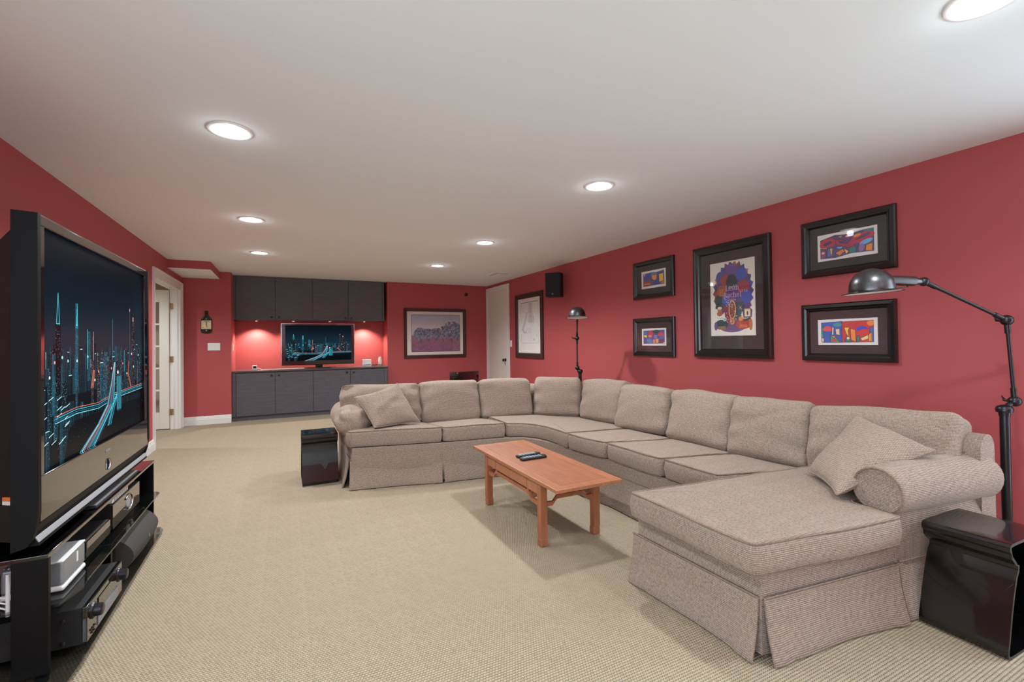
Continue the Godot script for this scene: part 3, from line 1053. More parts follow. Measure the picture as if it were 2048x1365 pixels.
func seat(parent: Node, pts: Array, y0: float, y1: float, front_a: Vector2, front_b: Vector2, drop: float, crown := 0.012) -> void:
	var poly := rounded(pv(pts), 0.035, 0.045)
	var fd := (front_b - front_a).normalized().orthogonal()
	var cen := Vector2.ZERO
	for p in poly:
		cen += p
	cen /= poly.size()
	if fd.dot(cen - front_a) < 0.0:
		fd = -fd
	var b := MB.new()
	b.slab(poly, y0, y1, 0.03, crown, func(p: Vector3, _s: float) -> Vector3:
		var dd := maxf(0.0, (Vector2(p.x, p.z) - front_a).dot(fd))
		return p + wob(p, 0.007, 1.6) - V(0, drop * clampf(dd / 0.6, 0.0, 1.2) * clampf((p.y - y0) / (y1 - y0), 0.0, 1.0), 0))
	var s := obj("seat_cushion", b, "fabric", parent)
	# welt round the top and bottom rims
	b = MB.new()
	var m := poly.size()
	if Geometry2D.is_polygon_clockwise(poly):
		poly.reverse()
	for yy in [[y1 - 0.006, 0.008], [y0 + 0.012, 0.008]]:
		var path := []
		for i in m:
			var d := (poly[(i + 1) % m] - poly[(i - 1 + m) % m]).normalized()
			var q: Vector2 = poly[i] - Vector2(d.y, -d.x) * yy[1]
			var dd := maxf(0.0, (q - front_a).dot(fd))
			var p := V(q.x, yy[0], q.y)
			path.append(p + wob(p, 0.007, 1.6) - V(0, drop * clampf(dd / 0.6, 0.0, 1.2) * (1.0 if yy[0] > y0 + 0.05 else 0.05), 0))
		b.tube(path, 0.0055, 6, false, true)
	obj("welt", b, "welt", s)

func back_cushion(parent: Node, bl: Vector3, br: Vector3, hgt: float, th: float, lean: float, seed_: int, puff := 0.035) -> void:
	var w := bl.distance_to(br)
	var x := (br - bl).normalized()
	var f := x.cross(Vector3.UP).normalized()   # towards the sitter
	var y := (Vector3.UP * cos(lean) - f * sin(lean)).normalized()
	var z := x.cross(y)
	if z.dot(f) < 0:
		z = -z
	var o := (bl + br) * 0.5 + y * hgt * 0.5 - z * th * 0.5
	var B := Basis(x, y, z)
	var off := V(seed_ * 3.1, seed_ * 1.7, seed_ * 0.9)
	var b := MB.new()
	b.soft(V(w, hgt, th), th * 0.22, 22, func(p: Vector3, c: Vector3) -> Vector3:
		var k := (1.0 - c.x * c.x) * (1.0 - c.y * c.y)
		var q := p
		q.z += signf(c.z) * puff * k * absf(c.z)
		q.y -= 0.012 * c.x * c.x * maxf(c.y, 0.0)
		q.x *= 1.0 - 0.012 * (1.0 - c.y * c.y)
		# folds pulled in towards the corners, and soft hollows
		var e := clampf(absf(c.x) * 1.2 + absf(c.y) * 0.8 - 0.9, 0.0, 1.0)
		q += wob(q + off, 0.014, 1.6) + wob(q * V(0.45, 1.5, 1) + off, (0.026 if seed_ == 1 else 0.018 if seed_ == 8 else 0.012) * e + 0.003, 4.5)
		# gathered folds that run in from the ends
		var fo := smoothstep(0.35, 1.0, absf(c.x)) * clampf(c.z, 0.0, 1.0)
		q.z += fo * (0.016 if seed_ == 1 else 0.006) * sin(c.y * 9.0 + absf(c.x) * 3.0 + seed_ * 1.7)
		q.z -= clampf(c.z, 0.0, 1.0) * (0.007 if seed_ in [1, 2, 8] else 0.003) * exp(-pow((c.y + 0.25 + 0.35 * c.x) * 7.0, 2.0)) * (1.0 - c.x * c.x)
		q.z -= clampf(c.z, 0.0, 1.0) * (0.008 if seed_ in [1, 8] else 0.003) * exp(-pow((c.y - 0.35 - 0.5 * c.x) * 8.0, 2.0)) * (1.0 - c.y * c.y)
		return o + B * q)
	obj("back_cushion", b, "fabric", parent)

func skirt(parent: Node, pts: Array, out_ref: Vector2, flare := 0.035) -> void:
	# pts: plan line of the panel's top; hangs from y .235 to the floor and flares outward
	var line := pv(pts)
	var dense := PackedVector2Array()
	for i in line.size() - 1:
		var c := maxi(2, int(line[i].distance_to(line[i + 1]) / 0.05))
		for k in c:
			dense.append(line[i].lerp(line[i + 1], float(k) / c))
	dense.append(line[line.size() - 1])
	var m := dense.size()
	var P := PackedVector3Array()
	var rows := 10
	var outs := PackedVector2Array()
	for i in m:
		var d := (dense[mini(i + 1, m - 1)] - dense[maxi(i - 1, 0)]).normalized()
		var nn := Vector2(d.y, -d.x)
		if nn.dot(dense[i] - out_ref) < 0.0:
			nn = -nn
		outs.append(nn)
	# closed loop in section: outer face down, hem, inner face up
	for r in rows * 2:
		var dn := r < rows
		var t := float(r) / (rows - 1) if dn else 1.0 - float(r - rows) / (rows - 1)
		for i in m:
			var y := 0.238 - 0.232 * t
			var end := minf(i, m - 1 - i) / 3.0
			var o := 0.004 + flare * t * t + 0.006 * t * sin(i * 0.55 + r * 0.02) + (0.010 * t if end < 0.5 else 0.0)
			if not dn:
				o -= 0.009
			var q := dense[i] + outs[i] * o
			P.append(V(q.x, y, q.y))
	var b := MB.new()
	b.grid(P, rows * 2, m, true, false)
	for e: int in [0, m - 1]:
		var dir := dense[0] - dense[1] if e == 0 else dense[m - 1] - dense[m - 2]
		for r in rows - 1:
			b.quad(P[r * m + e], P[(r + 1) * m + e], P[(rows * 2 - 2 - r) * m + e], P[(rows * 2 - 1 - r) * m + e], V(dir.x, 0, dir.y))
	var sk := obj("skirt_panel", b, "fabric", parent)
	b = MB.new()
	var top := []
	for i in m:
		var q := dense[i] + outs[i] * 0.005
		top.append(V(q.x, 0.238, q.y))
	b.tube(top, 0.0045, 6)
	obj("welt", b, "welt", sk)

func sofa() -> void:
	fnz.seed = 21; fnz.frequency = 0.05; fnz.fractal_octaves = 2
	var s := thing("sectional_sofa", "large brown-beige ribbed sectional sofa with curved corner and chaise", "sofa")
	# body under the cushions
	var plan := pv([0.50, -4.04, 1.235, -3.87, 1.80, -3.77, 1.95, -3.69, 2.04, -3.52, 2.075, -3.30, 2.085, -3.12, 2.14, -2.70, 2.17, -1.80, 1.592, -1.80, 1.606, -1.145, 2.37, -1.055, 3.08, -0.985, 3.10, -3.95, 2.30, -4.86, 0.50, -4.84])
	var b := MB.new()
	b.at(Transform3D(Basis(V(1, 0, 0), V(0, 0, 1), V(0, -1, 0)), V(0, 0.335, 0)))
	b.prism(plan, 0.0, 0.315)
	obj("base", b, "fabric", s)
	# back frame: rounded rail behind the cushions
	b = MB.new()
	var rail := [V(0.52, 0, -4.80), V(2.24, 0, -4.82), V(2.42, 0, -4.72), V(2.98, 0, -4.05), V(3.045, 0, -3.9), V(3.065, 0, -0.975)]
	var P := PackedVector3Array()
	var sec := []
	for k in 13:
		var a := PI * k / 12.0
		sec.append(Vector2(cos(a) * 0.08, 0.655 + sin(a) * 0.08))
	sec.push_front(Vector2(0.08, 0.3)); sec.append(Vector2(-0.08, 0.3))
	for i in rail.size():
		var d: Vector3 = ((rail[mini(i + 1, 5)] as Vector3) - (rail[maxi(i - 1, 0)] as Vector3)).normalized()
		var x := Vector3.UP.cross(d)
		for q: Vector2 in sec:
			P.append((rail[i] as Vector3) + x * q.x + V(0, q.y, 0))
	b.grid(P, rail.size(), sec.size(), false, true)
	for e in 2:
		var i0 := 0 if e == 0 else rail.size() - 1
		var dir := V(-1, 0, 0) if e == 0 else V(0, 0, 1)
		var c := b.pt(rail[i0] + V(0, 0.5, 0), dir)
		for q in sec.size():
			b.pt(P[i0 * sec.size() + q], dir)
		for q in sec.size():
			b.tri(c, c + 1 + q, c + 1 + (q + 1) % sec.size())
	obj("back_frame", b, "fabric", s)
	# seat cushions
	seat(s, [0.475, -4.06, 1.238, -3.892, 1.20, -4.66, 0.76, -4.70, 0.735, -4.32, 0.46, -4.28], 0.335, 0.478, Vector2(0.475, -4.06), Vector2(1.238, -3.892), 0.045)
	seat(s, [1.248, -3.888, 1.818, -3.81, 1.83, -4.60, 1.212, -4.66], 0.335, 0.474, Vector2(1.248, -3.888), Vector2(1.818, -3.81), 0.045)
	seat(s, [1.830, -3.81, 1.95, -3.755, 2.035, -3.645, 2.07, -3.48, 2.07, -3.30, 2.052, -3.165, 2.74, -3.21, 2.80, -3.85, 2.45, -4.36, 1.845, -4.60], 0.335, 0.470, Vector2(1.83, -3.81), Vector2(2.05, -3.16), 0.03)
	seat(s, [2.055, -3.15, 2.112, -2.738, 2.75, -2.70, 2.75, -3.19], 0.335, 0.468, Vector2(2.055, -3.15), Vector2(2.112, -2.738), 0.03)
	seat(s, [2.117, -2.725, 2.128, -2.195, 2.77, -2.15, 2.75, -2.685], 0.335, 0.466, Vector2(2.117, -2.725), Vector2(2.128, -2.195), 0.03)
	seat(s, [2.133, -2.18, 2.145, -1.785, 2.80, -1.67, 2.78, -2.135], 0.335, 0.464, Vector2(2.133, -2.18), Vector2(2.145, -1.785), 0.03)
	seat(s, [1.535, -1.805, 1.540, -1.12, 2.345, -1.005, 2.365, -1.225, 2.86, -1.16, 2.82, -1.66], 0.330, 0.458, Vector2(1.535, -1.805), Vector2(1.54, -1.12), 0.0, 0.016)
	# back cushions, left end to chaise
	back_cushion(s, V(0.445, 0.455, -4.47), V(1.195, 0.44, -4.36), 0.390, 0.25, 0.22, 1)
	back_cushion(s, V(1.175, 0.43, -4.34), V(1.785, 0.43, -4.29), 0.425, 0.25, 0.25, 2)
	back_cushion(s, V(1.775, 0.43, -4.26), V(2.36, 0.43, -4.22), 0.428, 0.24, 0.25, 3)
	back_cushion(s, V(2.32, 0.435, -4.235), V(2.70, 0.435, -3.89), 0.420, 0.24, 0.2, 4)
	back_cushion(s, V(2.655, 0.435, -3.91), V(2.735, 0.435, -3.34), 0.420, 0.24, 0.22, 5)
	back_cushion(s, V(2.65, 0.435, -3.33), V(2.715, 0.435, -2.765), 0.410, 0.24, 0.24, 6)
	back_cushion(s, V(2.70, 0.435, -2.765), V(2.705, 0.435, -2.18), 0.412, 0.24, 0.27, 7)
	back_cushion(s, V(2.695, 0.435, -2.19), V(2.77, 0.435, -1.67), 0.418, 0.24, 0.25, 8)
	back_cushion(s, V(2.74, 0.445, -1.68), V(2.83, 0.455, -1.01), 0.405, 0.25, 0.25, 9, 0.045)
	# near arm: a roll with a flat welted front
	var A := V(2.385, 0.53, -1.12)
	var C := V(3.09, 0.525, -1.035)
	roll_arm(s, A, C, 0.112)
	var D := V(0.545, 0.525, -4.27)
	soft_arm(s, D, V(0.545, 0.53, -4.84), 0.13)
	# skirts
	var ref := Vector2(1.6, -4.5)
	skirt(s, [0.485, -4.85, 0.478, -4.10], Vector2(1.0, -4.5))
	skirt(s, [0.482, -4.055, 1.228, -3.885], ref, 0.05)
	skirt(s, [1.243, -3.88, 1.80, -3.79, 1.955, -3.71, 2.045, -3.53, 2.075, -3.31, 2.085, -3.15], Vector2(1.2, -4.8), 0.04)
	skirt(s, [2.09, -3.13, 2.14, -2.70, 2.165, -1.83], Vector2(3, -2.5), 0.03)
	skirt(s, [1.585, -1.825, 1.597, -1.150], Vector2(2.5, -1.5), 0.03)
	skirt(s, [1.612, -1.135, 2.362, -1.045], Vector2(2.2, -1.7), 0.03)
	skirt(s, [2.385, -1.052, 3.09, -0.97], Vector2(2.7, -1.6), 0.03)
	# throw pillows lie on the sofa: things of their own
	pillow("square throw pillow tipped on its corner against the chaise back cushion", [V(2.275, 0.49, -1.245), V(2.54, 0.505, -1.53), V(2.775, 0.785, -1.40), V(2.72, 0.678, -1.045)], 0.07, 31)
	pillow("square throw pillow leaning on the sofa's left end by the crumpled arm", [V(0.69, 0.49, -4.06), V(1.125, 0.47, -4.20), V(0.945, 0.835, -4.34), V(0.555, 0.745, -4.24)], 0.075, 41)

func roll_arm(s: Node, A: Vector3, C: Vector3, r: float) -> void:
	var d := (C - A).normalized()
	var side := d.cross(Vector3.UP).normalized()
	# section: full roll narrowing to the upright panel below
	var sec := PackedVector2Array()
	for k in 25:
		var a := deg_to_rad(-62.0 + 304.0 * k / 24.0)
		sec.append(Vector2(cos(a) * r, sin(a) * r))
	sec.append(Vector2(-0.072, -0.16)); sec.append(Vector2(-0.075, -0.31)); sec.append(Vector2(0.075, -0.31)); sec.append(Vector2(0.072, -0.16))
	var m := sec.size()
	var P := PackedVector3Array()
	var rows := 14
	for i in rows:
		var t := float(i) / (rows - 1)
		var c := A.lerp(C, t)
		var k := 1.0 - 0.06 * (1.0 if i == 0 else 0.0)
		for q in sec:
			var p := c + side * q.x * k + V(0, q.y * k, 0)
			P.append(p + wob(p, 0.007, 2.2))
	var b := MB.new()
	b.grid(P, rows, m, false, true)
	for e: int in [rows - 1]:
		var ce := b.pt(C, d)
		for q in m:
			b.pt(P[e * m + q], d)
		for q in m:
			b.tri(ce, ce + 1 + q, ce + 1 + (q + 1) % m)
	var o := obj("arm", b, "fabric", s)
	b = MB.new()
	var fc := A - d * 0.012
	var ce2 := b.pt(fc - d * 0.004, -d)
	for q in m:
		b.pt(fc + (P[q] - A) * 0.96, -d)
	for q in m:
		b.tri(ce2, ce2 + 1 + q, ce2 + 1 + (q + 1) % m)
	var rim := []
	for q in m:
		rim.append(fc + (P[q] - A) * 0.96)
	var Q := PackedVector3Array()
	for p: Vector3 in rim:
		Q.append(p)
	for q in m:
		Q.append(P[q])
	b.grid(Q, 2, m, false, true)
	obj("arm_front", b, "fabric", o)
	b = MB.new()
	var path := []
	for q in 25:
		path.append(fc + (P[q] - A) * 0.95)
	path.push_front(fc + side * 0.068 - V(0, 0.30, 0)); path.append(fc - side * 0.068 - V(0, 0.30, 0))
	b.tube(path, 0.006, 6)
	obj("welt", b, "welt", o)

func soft_arm(s: Node, A: Vector3, C: Vector3, r: float) -> void:
	# gathered, rounded arm end
	var P := PackedVector3Array()
	var seg := 40
	var rows := 26
	for i in rows:
		var t := float(i) / (rows - 1)
		var rr := r
		var z := 0.0
		if t < 0.4:
			var a := t / 0.4 * PI * 0.5
			rr = r * sin(a)
			z = 0.10 * cos(a)
		var c := A.lerp(C, clampf((t - 0.4) / 0.6, 0.0, 1.0))
		for k in seg:
			var an := TAU * k / seg
			var fold := 1.0 + (0.075 * sin(an * 6.0 + t * 5.0) + 0.05 * sin(an * 11.0 + 1.0)) * smoothstep(0.02, 0.2, t) * (1.0 - smoothstep(0.4, 0.75, t))
			var p := c + V(cos(an) * rr * 1.12 * fold, sin(an) * rr * 0.95 * fold - 0.02 * (1.0 - t), z)
			P.append(p + wob(p * V(1.4, 1, 0.7), 0.030, 4.0) * smoothstep(0.0, 0.3, t) * (1.0 - 0.6 * smoothstep(0.5, 0.9, t)))
	var b := MB.new()
	b.grid(P, rows, seg, false, true)
	var ce := b.pt(C, V(0, 0, -1))
	for k in seg:
		b.pt(P[(rows - 1) * seg + k], V(0, 0, -1))
	for k in seg:
		b.tri(ce, ce + 1 + k, ce + 1 + (k + 1) % seg)
	var o := obj("arm", b, "fabric", s)
	b = MB.new()
	b.box(V(0.545, 0.30, -4.56), V(0.15, 0.42, 0.56), 0.02)
	obj("arm_panel", b, "fabric", o)

func pillow(label: String, c: Array, th: float, seed_: int) -> void:
	# c: corners in order round the pillow
	var cen: Vector3 = (c[0] + c[1] + c[2] + c[3]) * 0.25
	var o := thing("throw_pillow", label, "pillow", cen, 0.0, "throw pillows on the sofa")
	var nn: Vector3 = ((c[1] as Vector3) - (c[0] as Vector3)).cross((c[3] as Vector3) - (c[0] as Vector3)).normalized()
	var off := V(seed_, seed_ * 0.3, 0)
	var n := 28
	var b := MB.new()
	var P := PackedVector3Array()
	for side in 2:
		for i in n + 1:
			for j in n + 1:
				var u := -cos(PI * i / n) ; var v := -cos(PI * j / n)
				# sides curve in between the corners
				var uu := u * (1.0 - 0.07 * (1.0 - v * v)); var vv := v * (1.0 - 0.07 * (1.0 - u * u))
				var a := (uu + 1.0) * 0.5; var e := (vv + 1.0) * 0.5
				var p: Vector3 = (c[0] as Vector3).lerp(c[1], a).lerp((c[3] as Vector3).lerp(c[2], a), e)
				var k := pow(maxf(0.0, (1.0 - u * u) * (1.0 - v * v)), 0.42)
				var crease := exp(-pow((v - 0.55 * u + 0.15) * 5.0, 2.0)) + 0.7 * exp(-pow((v - 0.2 * u - 0.4) * 6.0, 2.0)) + 0.7 * exp(-pow((v - 0.9 * u + 0.6) * 6.0, 2.0))
				var q := p + nn * (th * k * (1.0 - 0.13 * crease * k)) * (1.0 if side == 0 else -1.0)
				var edge := 1.0 - k
				q += (wob(p + off, 0.016, 1.5) + wob(V(p.x * 1.0 + p.y * 1.2, p.y * 2.2 - p.x * 0.8, p.z) + off, 0.016 * k, 3.2))
				P.append(q - cen)
	var F := PackedInt32Array()
	var w := n + 1
	for side in 2:
		for i in n:
			for j in n:
				var s := side * w * w + i * w + j
				F.append_array([s, s + w, s + w + 1, s, s + w + 1, s + 1])
	b.weld(P, F)
	obj("cover", b, "fabric", o)
	b = MB.new()
	var path := []
	for k in n:
		path.append(P[k])
	for k in n:
		path.append(P[k * w + n])
	for k in n:
		path.append(P[n * w + n - k])
	for k in n:
		path.append(P[(n - k) * w])
	b.tube(path, 0.005, 6, false, true)
	obj("seam", b, "fabric", o)

# ---------------------------------------------------------------- coffee table
func coffee_table() -> void:
	var t := thing("coffee_table", "low cherry-brown wooden coffee table with openwork rails inside the sofa's curve", "coffee table", V(1.556, 0, -2.77))
	var W := 0.455; var L := 1.245; var top := 0.397
	var b := MB.new()
	b.box(V(0, top - 0.011, 0), V(W, 0.022, L), 0.004)
	var tp := obj("tabletop", b, "cherry", t)
	b = MB.new()
	b.box(V(0, top + 0.0004, 0), V(W - 0.13, 0.0012, L - 0.13))
	obj("inset_panel", b, "cherry_end", tp)
	var lx := W / 2 - 0.036; var lz := L / 2 - 0.225
	for sx: float in [-1.0, 1.0]:
		for sz: float in [-1.0, 1.0]:
			# square leg with a swollen foot
			b = MB.new()
			b.box(V(sx * lx, 0.2125, sz * lz), V(0.046, 0.325, 0.046), 0.004)
			b.box(V(sx * (lx - 0.002), 0.026, sz * (lz - 0.002)), V(0.050, 0.052, 0.050), 0.009)
			obj("leg", b, "cherry_end", t)
	# humpbacked rail with struts, long sides and ends
	for side in 4:
		var long := side < 2
		var half := lz if long else lx
		var x0 := half - 0.022
		var step := 0.10 if long else 0.05
		var rise := 0.035
		var yl := 0.232
		var up := pv([-x0, yl + 0.024, -x0 + step, yl + 0.024, -x0 + step + 0.03, yl + rise + 0.022, x0 - step - 0.03, yl + rise + 0.022, x0 - step, yl + 0.024, x0, yl + 0.024,
			x0, yl, x0 - step + 0.006, yl, x0 - step - 0.026, yl + rise, -x0 + step + 0.026, yl + rise, -x0 + step - 0.006, yl, -x0, yl])
		var B := Basis(V(0, 0, 1), V(0, 1, 0), V(1, 0, 0)) if long else Basis(V(1, 0, 0), V(0, 1, 0), V(0, 0, -1))
		var sg := -1.0 if side % 2 == 0 else 1.0
		var pos := V(sg * (lx + 0.004), 0, 0) if long else V(0, 0, sg * (lz + 0.002))
		b = MB.new()
		b.at(Transform3D(B, pos)).prism(up, -0.009, 0.009)
		obj("humped_rail", b, "cherry_end", t)
		if long:
			b = MB.new()
			b.at(Transform3D(B, pos))
			b.box(V(0, 0.340, 0), V(x0 * 2, 0.07, 0.016))
			obj("apron", b, "cherry_end", t)
			var cuts := [[-x0 + 0.004, -x0 + 0.135, "side_panel"], [-x0 + 0.145, x0 - 0.145, "drawer_front"], [x0 - 0.135, x0 - 0.004, "side_panel"]]
			for c in cuts:
				b = MB.new()
				b.at(Transform3D(B, pos + V(sg * 0.009, 0, 0)))
				b.box(V((c[0] + c[1]) / 2, 0.337, 0), V(c[1] - c[0], 0.070, 0.008), 0.002)
				obj(c[2], b, "cherry", t)
			for zz: float in [-x0 + 0.14, x0 - 0.14]:
				b = MB.new()
				b.at(Transform3D(B, pos)).box(V(zz, 0.297, 0), V(0.016, 0.05, 0.014), 0.002)
				obj("strut", b, "cherry_end", t)
		else:
			b = MB.new()
			b.at(Transform3D(B, pos)).box(V(0, 0.357, 0), V(x0 * 2, 0.034, 0.016))
			obj("apron", b, "cherry_end", t)
			for xx: float in [-0.055, 0.055]:
				b = MB.new()
				b.at(Transform3D(B, pos)).box(V(xx, 0.312, 0), V(0.022, 0.07, 0.015), 0.002)
				obj("strut", b, "cherry_end", t)
	# two remote controls on the table
	remote("long black remote control with grey-blue keys, nearer the table's front edge", V(1.545, top + 0.001, -2.80), 0.03, 0.2, 0.048, "key_grey")
	remote("dark remote control with silver keys lying behind the other remote", V(1.55, top + 0.001, -2.885), 0.10, 0.19, 0.046, "silver_plastic")

func remote(label: String, p: Vector3, turn: float, l: float, w: float, key: String) -> void:
	var r := thing("remote_control", label, "remote control", p, turn, "remote controls on the coffee table")
	var b := MB.new()
	b.box(V(0, 0.0095, 0), V(l, 0.019, w), 0.008)
	obj("case", b, "black_plastic", r)
	var fi := 0
	for k in 6:
		for j in 3:
			b = MB.new()
			b.box(V(-l * 0.36 + k * l * 0.12, 0.0195, (j - 1) * w * 0.27), V(l * 0.085, 0.004, w * 0.2), 0.0015)
			obj("key", b, key, r)
			fi += 1
	b = MB.new()
	b.box(V(l * 0.42, 0.0193, 0), V(l * 0.10, 0.003, w * 0.7), 0.001)
	obj("display", b, "black_gloss", r)

# ---------------------------------------------------------------- large television
func big_tv() -> void:
	var z0 := -3.68; var z1 := -2.20; var fx := -0.785
	var zc := (z0 + z1) / 2; var wz := z1 - z0
	var t := thing("television", "large black rear-projection television showing a night skyline, by the left wall", "television", V(fx, 0.47, zc))
	var y0 := 0.045; var y1 := 1.232
	# outer shell: side cheeks with a curved foot
	for sgn: float in [-1.0, 1.0]:
		var b := MB.new()
		var prof := pv([-0.07, y1, 0.0, y1 - 0.004, 0.002, 0.16, -0.006, 0.10, -0.016, 0.065, -0.03, 0.045, -0.07, 0.034])
		b.at(Transform3D(Basis(), V(0, 0, sgn * (wz / 2 - 0.012)))).prism(prof, -0.012, 0.012)
		obj("side_cheek", b, "tv_shell", t)
	var b := MB.new()
	b.box(V(-0.04, y1 - 0.02, 0), V(0.066, 0.04, wz - 0.048), 0.004)
	b.box(V(-0.055, (y0 + y1) / 2, 0), V(0.03, y1 - y0, wz - 0.048))
	obj("shell", b, "black_plastic", t)
	# rear housing tapers to the wall
	b = MB.new()
	var f := [V(-0.07, 0.06, -wz / 2 + 0.03), V(-0.07, 0.06, wz / 2 - 0.03), V(-0.07, y1 - 0.05, wz / 2 - 0.03), V(-0.07, y1 - 0.05, -wz / 2 + 0.03)]
	var r := [V(-0.5, 0.06, -0.42), V(-0.5, 0.06, 0.42), V(-0.5, 0.78, 0.42), V(-0.5, 0.78, -0.42)]
	for k in 4:
		var k2 := (k + 1) % 4
		var mid: Vector3 = (f[k] + f[k2] + r[k] + r[k2]) * 0.25
		b.quad(f[k], f[k2], r[k2], r[k], mid - V(-0.25, 0.5, 0))
	b.quad(r[0], r[1], r[2], r[3], V(-1, 0, 0))
	obj("rear_housing", b, "black_matte", t)
	# glossy front frame round the screen
	var sy0 := 0.285; var sy1 := 1.188; var sz0 := -wz / 2 + 0.085; var sz1 := wz / 2 - 0.06
	b = MB.new()
	b.box(V(-0.012, (sy1 + y1) / 2 - 0.003, 0), V(0.02, y1 - sy1 - 0.008, wz - 0.05), 0.003)
	b.box(V(-0.012, (sy0 + sy1) / 2, (sz1 + wz / 2 - 0.024) / 2), V(0.02, sy1 - sy0, wz / 2 - 0.024 - sz1), 0.003)
	b.box(V(-0.012, (sy0 + sy1) / 2, (sz0 - wz / 2 + 0.024) / 2), V(0.02, sy1 - sy0, wz / 2 - 0.024 + sz0), 0.003)
	obj("front_frame", b, "black_gloss", t)
	b = MB.new()
	b.box(V(-0.012, (0.12 + sy0) / 2, 0), V(0.022, sy0 - 0.12, wz - 0.05), 0.004)
	obj("lower_panel", b, "black_gloss", t)
	# bevelled slope below the panel
	b = MB.new()
	var sl := pv([-0.001, 0.12, -0.05, 0.12, -0.05, 0.04, -0.004, 0.04, -0.010, 0.055, -0.022, 0.078])
	b.at(Transform3D(Basis(), V(0, 0, 0))).prism(sl, -wz / 2 + 0.026, wz / 2 - 0.026)
	obj("lower_slope", b, "tv_shell", t)
	b = MB.new()
	b.at(Transform3D(Basis(V(0, 0, 1), 0.6), V(-0.012, 0.060, 0))).box(Vector3.ZERO, V(0.008, 0.023, wz - 0.056), 0.003)
	obj("silver_strip", b, "silver_plastic", t)
	b = MB.new()
	b.quad(V(-0.018, sy0, sz1), V(-0.018, sy0, sz0), V(-0.018, sy1, sz0), V(-0.018, sy1, sz1), V(1, 0, 0))
	obj("screen", b, "tv_picture", t)
	b = MB.new()
	b.tube([V(0.002, 0.195, 0.02), V(0.004, 0.185, 0.012), V(0.005, 0.170, 0.009), V(0.004, 0.152, 0.014), V(0.002, 0.142, 0.024)], [0.003, 0.006, 0.0065, 0.006, 0.003], 8)
	obj("chrome_badge", b, "chrome", t)
	b = MB.new()
	b.box(V(0.0, 0.235, 0.02), V(0.002, 0.009, 0.06))
	obj("maker_plate", b, "silver_dark", t)
	for k in 2:
		b = MB.new()
		b.at(Transform3D(Basis(V(0.829, 0, 0.559), V(0, 1, 0), V(-0.559, 0, 0.829)), V(-0.096, 0.213 - k * 0.014, 0.6945))).box(Vector3.ZERO, V(0.034, 0.013, 0.003))
		obj("sticker", b, "sticker_orange" if k == 0 else "white_plastic", t)

